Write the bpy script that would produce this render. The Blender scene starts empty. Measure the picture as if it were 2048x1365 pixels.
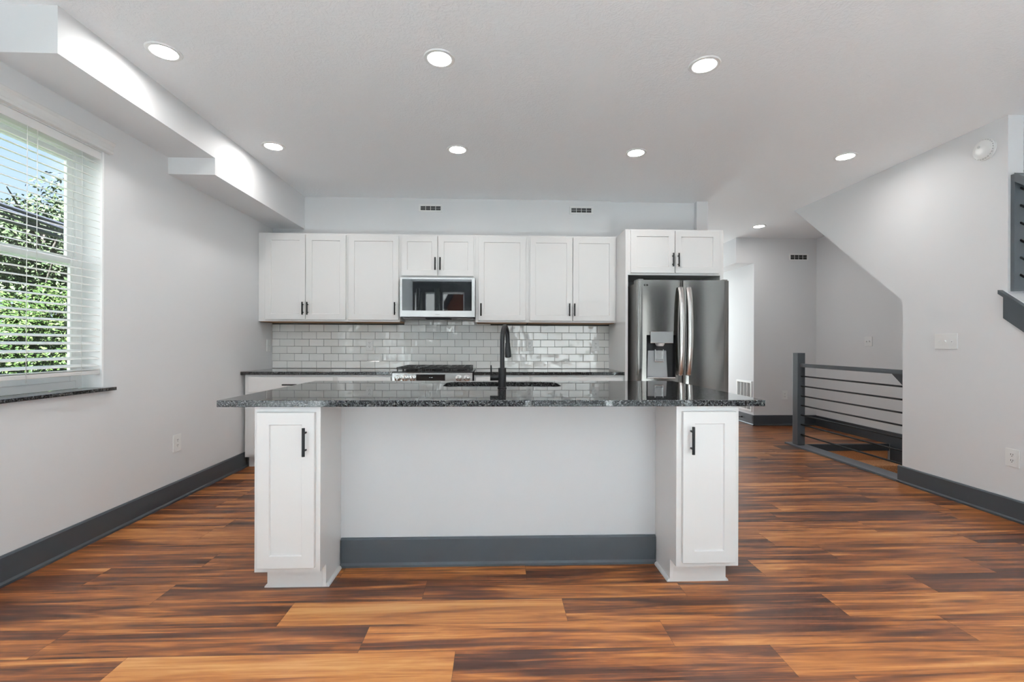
import bpy, bmesh, math, random
from mathutils import Vector, Matrix, noise

random.seed(7)
S = bpy.context.scene
COL = S.collection
PI = math.pi

# ------------------------------------------------------------------ camera
F_PX, YAW, VY, ROLL, CH = 930.0, 0.0353, 7.6, 0.0032, 1.1735
cam_d = bpy.data.cameras.new('camera')
cam = bpy.data.objects.new('camera', cam_d)
COL.objects.link(cam)
cam_d.sensor_fit = 'HORIZONTAL'
cam_d.sensor_width = 36.0
cam_d.lens = 36.0 * F_PX / 2048
cam_d.shift_y = VY / 2048
cam_d.clip_start = 0.05
cam_d.clip_end = 300
cam.matrix_world = (Matrix.Translation((0, 0, CH)) @ Matrix.Rotation(-YAW, 4, 'Z')
                    @ Matrix.Rotation(PI / 2, 4, 'X') @ Matrix.Rotation(ROLL, 4, 'Z'))
S.camera = cam

# ------------------------------------------------------------------ view, world, sun
S.view_settings.view_transform = 'Standard'
S.view_settings.look = 'None'
S.view_settings.gamma = 1.0
S.view_settings.use_curve_mapping = False
S.view_settings.exposure = 0.74
S.cycles.max_bounces = 14
S.cycles.diffuse_bounces = 8
S.cycles.glossy_bounces = 6
S.cycles.transparent_max_bounces = 24
S.cycles.sample_clamp_indirect = 6.0

LAMP = 82.0            # radiance of a downlight lens
SKY_REAR = 2.4        # sky strength raised behind the viewer to light the room
SKY_SIDE = 0.82

world = bpy.data.worlds.new('world')
S.world = world
world.use_nodes = True
wn, wl = world.node_tree.nodes, world.node_tree.links
wn.clear()
w_out = wn.new('ShaderNodeOutputWorld')
w_bg = wn.new('ShaderNodeBackground')
w_tc = wn.new('ShaderNodeTexCoord')
w_sep = wn.new('ShaderNodeSeparateXYZ')
wl.new(w_tc.outputs['Generated'], w_sep.inputs[0])
w_ramp = wn.new('ShaderNodeValToRGB')
w_ramp.color_ramp.elements[0].position = 0.0
w_ramp.color_ramp.elements[0].color = (0.70, 0.82, 0.98, 1)
w_ramp.color_ramp.elements[1].position = 0.55
w_ramp.color_ramp.elements[1].color = (0.30, 0.52, 0.93, 1)
wl.new(w_sep.outputs['Z'], w_ramp.inputs[0])
w_noise = wn.new('ShaderNodeTexNoise')
w_noise.inputs['Scale'].default_value = 3.2
w_noise.inputs['Detail'].default_value = 5
wl.new(w_tc.outputs['Generated'], w_noise.inputs['Vector'])
w_cl = wn.new('ShaderNodeMapRange')
w_cl.inputs['From Min'].default_value = 0.52
w_cl.inputs['From Max'].default_value = 0.75
wl.new(w_noise.outputs['Fac'], w_cl.inputs['Value'])
w_mix0 = wn.new('ShaderNodeMix'); w_mix0.data_type = 'RGBA'
wl.new(w_cl.outputs['Result'], w_mix0.inputs['Factor'])
wl.new(w_ramp.outputs['Color'], w_mix0.inputs['A'])
w_mix0.inputs['B'].default_value = (0.92, 0.95, 1, 1)
w_map = wn.new('ShaderNodeMapRange')
w_map.interpolation_type = 'SMOOTHSTEP'
w_map.inputs['From Min'].default_value = 0.05
w_map.inputs['From Max'].default_value = -0.6
wl.new(w_sep.outputs['Y'], w_map.inputs['Value'])
w_mix = wn.new('ShaderNodeMix'); w_mix.data_type = 'RGBA'
wl.new(w_map.outputs['Result'], w_mix.inputs['Factor'])
wl.new(w_mix0.outputs['Result'], w_mix.inputs['A'])
w_mix.inputs['B'].default_value = (0.93, 0.97, 1.0, 1)
w_str = wn.new('ShaderNodeMapRange')
wl.new(w_map.outputs['Result'], w_str.inputs['Value'])
w_str.inputs['To Min'].default_value = SKY_SIDE
w_str.inputs['To Max'].default_value = SKY_REAR
wl.new(w_mix.outputs['Result'], w_bg.inputs['Color'])
wl.new(w_str.outputs['Result'], w_bg.inputs['Strength'])
wl.new(w_bg.outputs['Background'], w_out.inputs['Surface'])

sun_d = bpy.data.lights.new('sun', 'SUN')
sun_d.energy = 112.0
sun_d.angle = 0.02
sun_d.color = (0.925, 0.975, 1.0)
sun = bpy.data.objects.new('sun', sun_d)
COL.objects.link(sun)
sun.rotation_euler = Vector((-0.10, 0.66, -0.76)).to_track_quat('-Z', 'Y').to_euler()


# fill light added as daylight for the unseen door at the corridor end
ar_d = bpy.data.lights.new('corridor_fill', 'AREA')
ar_d.shape = 'RECTANGLE'
ar_d.size, ar_d.size_y = 1.1, 2.1
ar_d.energy = 46.0
ar_d.color = (0.93, 0.97, 1.0)
ar = bpy.data.objects.new('corridor_fill', ar_d)
COL.objects.link(ar)
ar.location = (3.05, 9.62, 1.25)
ar.rotation_euler = (-PI / 2, 0, 0)


# ------------------------------------------------------------------ materials
def pm(name, col, rough=0.5, metal=0.0, **kw):
    m = bpy.data.materials.new(name)
    m.use_nodes = True
    b = m.node_tree.nodes['Principled BSDF']
    b.inputs['Base Color'].default_value = (*col, 1)
    b.inputs['Roughness'].default_value = rough
    b.inputs['Metallic'].default_value = metal
    for k, v in kw.items():
        b.inputs[k].default_value = v
    return m


def nd(m, t, **kw):
    n = m.node_tree.nodes.new(t)
    for k, v in kw.items():
        if k in n.inputs:
            n.inputs[k].default_value = v
        else:
            setattr(n, k, v)
    return n


def lk(m, a, b):
    m.node_tree.links.new(a, b)


def bump(m, scale, strength, dist=0.01, detail=4, stretch=None, distortion=0.0):
    b = m.node_tree.nodes['Principled BSDF']
    tc = nd(m, 'ShaderNodeTexCoord')
    nz = nd(m, 'ShaderNodeTexNoise', Scale=scale, Detail=detail, Distortion=distortion)
    if stretch:
        mp = nd(m, 'ShaderNodeMapping', Scale=stretch)
        lk(m, tc.outputs['Object'], mp.inputs['Vector'])
        lk(m, mp.outputs['Vector'], nz.inputs['Vector'])
    else:
        lk(m, tc.outputs['Object'], nz.inputs['Vector'])
    bp = nd(m, 'ShaderNodeBump', Strength=strength, Distance=dist)
    lk(m, nz.outputs['Fac'], bp.inputs['Height'])
    lk(m, bp.outputs['Normal'], b.inputs['Normal'])
    return m


M = {}
M['wall'] = bump(pm('wall_paint', (0.735, 0.741, 0.753), 0.6), 260, 0.05, 0.002)
M['island_paint'] = bump(pm('island_paint', (0.62, 0.632, 0.65), 0.55), 260, 0.05, 0.002)
M['ceiling'] = pm('ceiling_texture', (0.895, 0.912, 0.93), 0.75)


def ceiling_nodes(m):
    b = m.node_tree.nodes['Principled BSDF']
    tc = nd(m, 'ShaderNodeTexCoord')
    n1 = nd(m, 'ShaderNodeTexNoise', Scale=26.0, Detail=3.0, Distortion=2.2)
    n2 = nd(m, 'ShaderNodeTexNoise', Scale=80.0, Detail=2.0)
    lk(m, tc.outputs['Object'], n1.inputs['Vector'])
    lk(m, tc.outputs['Object'], n2.inputs['Vector'])
    r = nd(m, 'ShaderNodeMapRange')
    r.inputs['From Min'].default_value = 0.42
    r.inputs['From Max'].default_value = 0.6
    lk(m, n1.outputs['Fac'], r.inputs['Value'])
    ad = nd(m, 'ShaderNodeMath', operation='MULTIPLY_ADD')
    lk(m, n2.outputs['Fac'], ad.inputs[0])
    ad.inputs[1].default_value = 0.35
    lk(m, r.outputs['Result'], ad.inputs[2])
    bp = nd(m, 'ShaderNodeBump', Strength=0.2, Distance=0.006)
    lk(m, ad.outputs[0], bp.inputs['Height'])
    lk(m, bp.outputs['Normal'], b.inputs['Normal'])


ceiling_nodes(M['ceiling'])
M['cabinet'] = pm('cabinet_white', (0.775, 0.77, 0.765), 0.32)
M['trim_white'] = pm('trim_white', (0.92, 0.925, 0.93), 0.35)
M['charcoal'] = pm('charcoal_paint', (0.047, 0.056, 0.066), 0.38)
M['rail'] = pm('rail_paint', (0.062, 0.069, 0.077), 0.3)
M['rail_paint_lit'] = pm('rail_paint_lit', (0.115, 0.13, 0.148), 0.35)  # rail paint lightened to stand in for light on the plate top
M['rod'] = pm('black_rod', (0.012, 0.012, 0.013), 0.4, 0.6)
M['black'] = pm('matte_black', (0.007, 0.007, 0.008), 0.5, 0.0, **{'Specular IOR Level': 0.25})
M['pull'] = pm('black_pull', (0.006, 0.006, 0.007), 0.5, 0.0, **{'Specular IOR Level': 0.2})
M['plate'] = pm('plastic_plate', (0.80, 0.805, 0.80), 0.3)
M['slot'] = pm('dark_slot', (0.02, 0.02, 0.02), 0.6)
M['lens'] = pm('lamp_lens', (1, 1, 1), 0.5)
_b = M['lens'].node_tree.nodes['Principled BSDF']
_b.inputs['Emission Color'].default_value = (1.0, 0.975, 0.935, 1)
_b.inputs['Emission Strength'].default_value = LAMP
M['vinyl'] = pm('window_vinyl', (0.93, 0.935, 0.94), 0.35)
M['slat'] = pm('blind_slat', (0.80, 0.80, 0.795), 0.4)
M['valance'] = pm('blind_valance', (0.70, 0.70, 0.695), 0.45)
M['cord'] = pm('blind_cord', (0.8, 0.8, 0.78), 0.7)
M['raw_wood'] = pm('raw_wood', (0.34, 0.17, 0.07), 0.6)
M['blackglass'] = pm('black_glass', (0.003, 0.003, 0.004), 0.02, 0.0, IOR=1.85)
M['grate'] = bump(pm('cast_iron', (0.012, 0.012, 0.013), 0.45), 90, 0.2)
M['cooktop'] = pm('cooktop_enamel', (0.01, 0.01, 0.011), 0.15)
M['silver_ink'] = pm('display_ink', (0.35, 0.38, 0.4), 0.5)
M['grout'] = pm('dark_grout', (0.07, 0.075, 0.075), 0.85)
M['sinksteel'] = pm('sink_steel', (0.30, 0.30, 0.30), 0.35, 1.0)
M['dispenser'] = pm('dispenser_plastic', (0.28, 0.28, 0.285), 0.35, 0.4)
M['filter'] = bump(pm('grease_filter', (0.30, 0.29, 0.28), 0.5, 0.7), 160, 0.7)
M['bark'] = bump(pm('bark', (0.022, 0.016, 0.012), 0.9), 20, 0.6, 0.03)
M['cable'] = pm('cable_black', (0.02, 0.02, 0.028), 0.5)
M['grass'] = pm('lawn', (0.016, 0.022, 0.010), 0.95, **{'Specular IOR Level': 0.0})
M['fence'] = bump(pm('fence_wood', (0.03, 0.022, 0.016), 0.85), 12, 0.4, 0.01)
M['brick'] = pm('brick_red', (0.30, 0.09, 0.05), 0.8)
M['siding'] = pm('siding_pale', (0.32, 0.34, 0.36), 0.7)
M['roof'] = pm('roof_shingle', (0.06, 0.06, 0.065), 0.9)
M['curtain'] = bump(pm('curtain_grey', (0.16, 0.17, 0.17), 0.9), 40, 0.3)


def stainless(name, col, rough, wav):
    m = pm(name, col, rough, 1.0)
    b = m.node_tree.nodes['Principled BSDF']
    tc = nd(m, 'ShaderNodeTexCoord')
    mp = nd(m, 'ShaderNodeMapping', Scale=(60, 60, 900))
    lk(m, tc.outputs['Object'], mp.inputs['Vector'])
    nz = nd(m, 'ShaderNodeTexNoise', Scale=1.0, Detail=2.0)
    lk(m, mp.outputs['Vector'], nz.inputs['Vector'])
    r = nd(m, 'ShaderNodeMapRange')
    r.inputs['To Min'].default_value = rough - 0.05
    r.inputs['To Max'].default_value = rough + 0.06
    lk(m, nz.outputs['Fac'], r.inputs['Value'])
    lk(m, r.outputs['Result'], b.inputs['Roughness'])
    if wav:
        mp2 = nd(m, 'ShaderNodeMapping', Scale=(5.0, 0.5, 0.9))
        lk(m, tc.outputs['Object'], mp2.inputs['Vector'])
        n2 = nd(m, 'ShaderNodeTexNoise', Scale=1.0, Detail=0.5)
        lk(m, mp2.outputs['Vector'], n2.inputs['Vector'])
        bp = nd(m, 'ShaderNodeBump', Strength=wav, Distance=0.05)
        lk(m, n2.outputs['Fac'], bp.inputs['Height'])
        lk(m, bp.outputs['Normal'], b.inputs['Normal'])
    return m


M['steel'] = stainless('stainless_steel', (0.195, 0.187, 0.177), 0.15, 0.05)
M['steel_light'] = stainless('stainless_trim', (0.68, 0.67, 0.66), 0.2, 0.0)
M['handle_steel'] = stainless('stainless_handle', (0.62, 0.60, 0.58), 0.22, 0.0)
M['fridge_side'] = pm('fridge_side_grey', (0.20, 0.195, 0.19), 0.4, 0.3)


def granite(name):
    m = pm(name, (0.03, 0.03, 0.03), 0.025)
    b = m.node_tree.nodes['Principled BSDF']
    tc = nd(m, 'ShaderNodeTexCoord')
    v = nd(m, 'ShaderNodeTexVoronoi', Scale=240.0)
    n = nd(m, 'ShaderNodeTexNoise', Scale=130.0, Detail=4.0, Roughness=0.7)
    lk(m, tc.outputs['Object'], v.inputs['Vector'])
    lk(m, tc.outputs['Object'], n.inputs['Vector'])
    sp = nd(m, 'ShaderNodeSeparateColor')
    lk(m, v.outputs['Color'], sp.inputs[0])
    a = nd(m, 'ShaderNodeMath', operation='MULTIPLY')
    lk(m, sp.outputs[0], a.inputs[0])
    lk(m, n.outputs['Fac'], a.inputs[1])
    r = nd(m, 'ShaderNodeValToRGB')
    e = r.color_ramp.elements
    e[0].position, e[0].color = 0.12, (0.006, 0.006, 0.007, 1)
    e[1].position, e[1].color = 0.62, (0.16, 0.16, 0.16, 1)
    e2 = r.color_ramp.elements.new(0.32)
    e2.color = (0.024, 0.025, 0.026, 1)
    lk(m, a.outputs[0], r.inputs[0])
    lk(m, r.outputs[0], b.inputs['Base Color'])
    return m


M['granite'] = granite('granite_black')


def glass_mat():
    m = bpy.data.materials.new('window_glass')
    m.use_nodes = True
    t = m.node_tree
    t.nodes.clear()
    o = t.nodes.new('ShaderNodeOutputMaterial')
    mx = t.nodes.new('ShaderNodeMixShader')
    lw = t.nodes.new('ShaderNodeLayerWeight'); lw.inputs['Blend'].default_value = 0.5
    pw = t.nodes.new('ShaderNodeMath'); pw.operation = 'POWER'; pw.inputs[1].default_value = 5.0
    fr = t.nodes.new('ShaderNodeMath'); fr.operation = 'MULTIPLY_ADD'
    fr.inputs[1].default_value = 0.90; fr.inputs[2].default_value = 0.04
    t.links.new(lw.outputs['Facing'], pw.inputs[0])
    t.links.new(pw.outputs[0], fr.inputs[0])
    tr = t.nodes.new('ShaderNodeBsdfTransparent'); tr.inputs['Color'].default_value = (0.96, 0.98, 0.97, 1)
    gl = t.nodes.new('ShaderNodeBsdfGlossy'); gl.inputs['Roughness'].default_value = 0.0
    t.links.new(fr.outputs[0], mx.inputs[0])
    t.links.new(tr.outputs[0], mx.inputs[1])
    t.links.new(gl.outputs[0], mx.inputs[2])
    t.links.new(mx.outputs[0], o.inputs['Surface'])
    return m


M['glass'] = glass_mat()


def tile_mat():
    m = pm('subway_tile', (0.66, 0.665, 0.645), 0.06, IOR=1.9)
    b = m.node_tree.nodes['Principled BSDF']
    at = nd(m, 'ShaderNodeAttribute', attribute_name='tone')
    mx = nd(m, 'ShaderNodeMix', data_type='RGBA')
    lk(m, at.outputs['Fac'], mx.inputs['Factor'])
    mx.inputs['A'].default_value = (0.82, 0.82, 0.795, 1)
    mx.inputs['B'].default_value = (0.91, 0.91, 0.89, 1)
    lk(m, mx.outputs['Result'], b.inputs['Base Color'])
    tc = nd(m, 'ShaderNodeTexCoord')
    nz = nd(m, 'ShaderNodeTexNoise', Scale=9.0, Detail=1.0)
    lk(m, tc.outputs['Object'], nz.inputs['Vector'])
    bp = nd(m, 'ShaderNodeBump', Strength=0.25, Distance=0.02)
    lk(m, nz.outputs['Fac'], bp.inputs['Height'])
    lk(m, bp.outputs['Normal'], b.inputs['Normal'])
    return m


M['tile'] = tile_mat()


def floor_mat():
    m = pm('vinyl_plank', (0.3, 0.1, 0.04), 0.33)
    b = m.node_tree.nodes['Principled BSDF']
    tc = nd(m, 'ShaderNodeTexCoord')
    tone = nd(m, 'ShaderNodeAttribute', attribute_name='tone')
    rnd = nd(m, 'ShaderNodeAttribute', attribute_name='rnd')
    comb = nd(m, 'ShaderNodeCombineXYZ')
    mul = nd(m, 'ShaderNodeMath', operation='MULTIPLY')
    lk(m, rnd.outputs['Fac'], mul.inputs[0]); mul.inputs[1].default_value = 91.0
    lk(m, mul.outputs[0], comb.inputs['Z'])
    lk(m, mul.outputs[0], comb.inputs['X'])
    add = nd(m, 'ShaderNodeVectorMath', operation='ADD')
    lk(m, tc.outputs['Object'], add.inputs[0]); lk(m, comb.outputs[0], add.inputs[1])

    def streak(sx, sy, detail, dist, rough=0.55):
        mp = nd(m, 'ShaderNodeMapping', Scale=(sx, sy, 1.0))
        lk(m, add.outputs[0], mp.inputs['Vector'])
        n = nd(m, 'ShaderNodeTexNoise', Scale=1.0, Detail=detail, Distortion=dist, Roughness=rough)
        lk(m, mp.outputs['Vector'], n.inputs['Vector'])
        return n.outputs['Fac']
    big = streak(0.95, 13.5, 2.5, 1.1)
    mid = streak(1.5, 40.0, 3.0, 1.3)
    fine = streak(3.0, 170.0, 3.0, 0.3)
    fig = streak(5.0, 22.0, 4.0, 1.8)

    def ma(a, k, c):
        n = nd(m, 'ShaderNodeMath', operation='MULTIPLY_ADD')
        lk(m, a, n.inputs[0])
        n.inputs[1].default_value = k
        if isinstance(c, float):
            n.inputs[2].default_value = c
        else:
            lk(m, c, n.inputs[2])
        return n.outputs[0]
    v = ma(big, 1.9, -0.95 - 0.45 - 0.15 - 0.19)
    v = ma(mid, 0.90, v)
    v = ma(fine, 0.30, v)
    v = ma(fig, 0.38, v)
    amp = ma(tone.outputs['Fac'], -0.62, 1.33)      # pale planks carry fewer streaks
    sm_ = nd(m, 'ShaderNodeMath', operation='MULTIPLY')
    lk(m, v, sm_.inputs[0]); lk(m, amp, sm_.inputs[1])
    v = ma(tone.outputs['Fac'], 0.60, sm_.outputs[0])
    v = ma(v, 1.0, 0.125)
    r = nd(m, 'ShaderNodeValToRGB')
    e = r.color_ramp.elements
    e[0].position, e[0].color = 0.0, (0.040, 0.012, 0.006, 1)
    e[1].position, e[1].color = 1.0, (0.58, 0.285, 0.105, 1)
    for p, c in ((0.22, (0.092, 0.027, 0.011, 1)), (0.42, (0.195, 0.060, 0.017, 1)),
                 (0.6, (0.325, 0.108, 0.027, 1)), (0.78, (0.46, 0.185, 0.052, 1))):
        x = e.new(p); x.color = c
    lk(m, v, r.inputs[0])
    lk(m, r.outputs[0], b.inputs['Base Color'])
    rr = nd(m, 'ShaderNodeMapRange')
    rr.inputs['To Min'].default_value = 0.27
    rr.inputs['To Max'].default_value = 0.42
    lk(m, mid, rr.inputs['Value'])
    lk(m, rr.outputs['Result'], b.inputs['Roughness'])
    bp = nd(m, 'ShaderNodeBump', Strength=0.08, Distance=0.002)
    lk(m, fine, bp.inputs['Height'])
    lk(m, bp.outputs['Normal'], b.inputs['Normal'])
    return m


M['plank'] = floor_mat()


def carpet_mat():
    m = pm('carpet_tan', (0.42, 0.20, 0.09), 0.95)
    b = m.node_tree.nodes['Principled BSDF']
    tc = nd(m, 'ShaderNodeTexCoord')
    n = nd(m, 'ShaderNodeTexNoise', Scale=150.0, Detail=3.0)
    lk(m, tc.outputs['Object'], n.inputs['Vector'])
    r = nd(m, 'ShaderNodeValToRGB')
    r.color_ramp.elements[0].position, r.color_ramp.elements[0].color = 0.3, (0.50, 0.20, 0.075, 1)
    r.color_ramp.elements[1].position, r.color_ramp.elements[1].color = 0.7, (0.92, 0.48, 0.23, 1)
    lk(m, n.outputs['Fac'], r.inputs[0])
    lk(m, r.outputs[0], b.inputs['Base Color'])
    bp = nd(m, 'ShaderNodeBump', Strength=0.8, Distance=0.01)
    lk(m, n.outputs['Fac'], bp.inputs['Height'])
    lk(m, bp.outputs['Normal'], b.inputs['Normal'])
    return m


M['carpet'] = carpet_mat()


def leaf_mat(name, dark, light):
    m = pm(name, light, 0.55)
    b = m.node_tree.nodes['Principled BSDF']
    at = nd(m, 'ShaderNodeAttribute', attribute_name='tone')
    mx = nd(m, 'ShaderNodeMix', data_type='RGBA')
    lk(m, at.outputs['Fac'], mx.inputs['Factor'])
    mx.inputs['A'].default_value = (*dark, 1)
    mx.inputs['B'].default_value = (*light, 1)
    lk(m, mx.outputs['Result'], b.inputs['Base Color'])
    b.inputs['Specular IOR Level'].default_value = 0.08
    return m


M['leaf'] = leaf_mat('leaf_green', (0.008, 0.017, 0.004), (0.025, 0.038, 0.010))
M['leaf_pale'] = leaf_mat('leaf_pale_green', (0.014, 0.024, 0.010), (0.034, 0.044, 0.022))


# ------------------------------------------------------------------ mesh helpers
def box(bm, x0, x1, y0, y1, z0, z1, bev=0.0, mi=0):
    t = bmesh.new()
    vs = [t.verts.new(p) for p in ((x0, y0, z0), (x1, y0, z0), (x1, y1, z0), (x0, y1, z0),
                                   (x0, y0, z1), (x1, y0, z1), (x1, y1, z1), (x0, y1, z1))]
    for f in ((0, 3, 2, 1), (4, 5, 6, 7), (0, 1, 5, 4), (1, 2, 6, 5), (2, 3, 7, 6), (3, 0, 4, 7)):
        t.faces.new([vs[i] for i in f])
    if bev > 0:
        bmesh.ops.bevel(t, geom=t.edges[:], offset=bev, segments=2, profile=0.6, affect='EDGES')
    for f in t.faces:
        f.material_index = mi
    merge(bm, t)


def merge(bm, t, mat=None):
    if mat is not None:
        bmesh.ops.transform(t, matrix=mat, verts=t.verts[:])
    me = bpy.data.meshes.new('tmp')
    t.to_mesh(me)
    t.free()
    bm.from_mesh(me)
    bpy.data.meshes.remove(me)


def cyl(bm, p0, p1, r0, r1=None, n=20, caps=True, mi=0, bev=0.0):
    r1 = r0 if r1 is None else r1
    p0, p1 = Vector(p0), Vector(p1)
    d = p1 - p0
    q = d.to_track_quat('Z', 'Y').to_matrix()
    ring = []
    for p, r in ((p0, r0), (p1, r1)):
        ring.append([bm.verts.new(p + q @ Vector((r * math.cos(2 * PI * i / n), r * math.sin(2 * PI * i / n), 0)))
                     for i in range(n)])
    for i in range(n):
        f = bm.faces.new((ring[0][i], ring[0][(i + 1) % n], ring[1][(i + 1) % n], ring[1][i]))
        f.smooth = True
        f.material_index = mi
    if caps:
        f = bm.faces.new(ring[0][::-1]); f.material_index = mi
        f = bm.faces.new(ring[1]); f.material_index = mi


def tube(bm, pts, radii, n=16, caps=True, flat=None):
    pts = [Vector(p) for p in pts]
    if not hasattr(radii, '__len__'):
        radii = [radii] * len(pts)
    rings = []
    up = None
    for i, p in enumerate(pts):
        d = (pts[min(i + 1, len(pts) - 1)] - pts[max(i - 1, 0)]).normalized()
        if up is None:
            up = d.orthogonal().normalized()
            if flat is not None:
                up = (Vector(flat) - d * d.dot(Vector(flat))).normalized()
        up = (up - d * up.dot(d)).normalized()
        s = d.cross(up)
        r = radii[i]
        ra, rb = r if isinstance(r, tuple) else (r, r)
        rings.append([bm.verts.new(p + up * (ra * math.cos(2 * PI * k / n)) + s * (rb * math.sin(2 * PI * k / n)))
                      for k in range(n)])
    for a, b in zip(rings, rings[1:]):
        for k in range(n):
            f = bm.faces.new((a[k], a[(k + 1) % n], b[(k + 1) % n], b[k]))
            f.smooth = True
    if caps:
        bm.faces.new(rings[0][::-1])
        bm.faces.new(rings[-1])


def lathe(bm, prof, n=40, mi=0):
    """profile of (r, z) about the z axis"""
    rings = []
    for r, z in prof:
        if r < 1e-6:
            rings.append([bm.verts.new((0, 0, z))])
        else:
            rings.append([bm.verts.new((r * math.cos(2 * PI * k / n), r * math.sin(2 * PI * k / n), z))
                          for k in range(n)])
    for a, b in zip(rings, rings[1:]):
        for k in range(n):
            va = a[k % len(a)], a[(k + 1) % n % len(a)]
            vb = b[k % len(b)], b[(k + 1) % n % len(b)]
            l = []
            for v in (va[0], va[1], vb[1], vb[0]):
                if v not in l:
                    l.append(v)
            if len(l) > 2:
                f = bm.faces.new(l)
                f.smooth = True
                f.material_index = mi


def prism(bm, poly, axis, lo, hi, mi=0, bev=0.0):
    """poly: 2D points; axis x -> (y,z), y -> (x,z), z -> (x,y)"""
    def P(a, b, c):
        return {'x': (c, a, b), 'y': (a, c, b), 'z': (a, b, c)}[axis]
    t = bmesh.new()
    v0 = [t.verts.new(P(a, b, lo)) for a, b in poly]
    v1 = [t.verts.new(P(a, b, hi)) for a, b in poly]
    n = len(poly)
    t.faces.new(v0[::-1])
    t.faces.new(v1)
    for i in range(n):
        t.faces.new((v0[i], v0[(i + 1) % n], v1[(i + 1) % n], v1[i]))
    bmesh.ops.recalc_face_normals(t, faces=t.faces[:])
    if bev > 0:
        bmesh.ops.bevel(t, geom=t.edges[:], offset=bev, segments=2, profile=0.6, affect='EDGES')
    for f in t.faces:
        f.material_index = mi
    merge(bm, t)


def obj(name, bm, mats, parent=None, fix=True, recalc=True):
    if recalc:
        bmesh.ops.recalc_face_normals(bm, faces=bm.faces[:])
    me = bpy.data.meshes.new(name)
    bm.to_mesh(me)
    bm.free()
    sm = [p.use_smooth for p in me.polygons]
    if any(sm):
        me.set_sharp_from_angle(angle=math.radians(38))
        me.polygons.foreach_set('use_smooth', sm)
    for m in (mats if isinstance(mats, (list, tuple)) else [mats]):
        me.materials.append(M[m] if isinstance(m, str) else m)
    o = bpy.data.objects.new(name, me)
    COL.objects.link(o)
    if parent is not None:
        o.parent = parent
        if fix:      # mesh was modelled in world coordinates: undo the thing's offset
            off = Vector((0, 0, 0))
            p = parent
            while p is not None:
                off += p.location
                p = p.parent
            o.location = -off
    return o


def B():
    return bmesh.new()


def boxes(name, lst, mats, parent=None, bev=0.0, fix=True):
    bm = B()
    for b in lst:
        box(bm, *b, bev=bev)
    return obj(name, bm, mats, parent, fix)


def tag(o, label, cat, group=None, kind=None):
    o['label'] = label
    o['category'] = cat
    if group:
        o['group'] = group
    if kind:
        o['kind'] = kind
    return o


def thing(name, label, cat, loc=(0, 0, 0), group=None, kind=None, rotz=0.0):
    o = bpy.data.objects.new(name, None)
    o.empty_display_size = 0.1
    COL.objects.link(o)
    o.location = loc
    o.rotation_euler = (0, 0, rotz)
    return tag(o, label, cat, group, kind)


def struct(o, label, cat):
    return tag(o, label, cat, kind='structure')


def copy_tree(src, parent=None):
    c = src.copy()
    COL.objects.link(c)
    if parent is not None:
        c.parent = parent
    for ch in list(src.children):
        copy_tree(ch, c)
    return c


# ------------------------------------------------------------------ dimensions (metres)
XL, YW, XR, ZC = -2.387, 5.065, 3.494, 2.757
YR = -2.7                     # rear wall behind the camera
XS = 4.73                     # far wall of the stairwell
YH = 6.70                     # wall at the end of the hall
YE = 9.4                      # end of the corridor beside the hall
XRB = XR + 0.11
YX = 3.873                    # where the right wall stops at the stairs
W1 = (1.66, 2.92, 0.905, 2.345)   # kitchen window opening in the left wall: y0 y1 z0 z1

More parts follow.
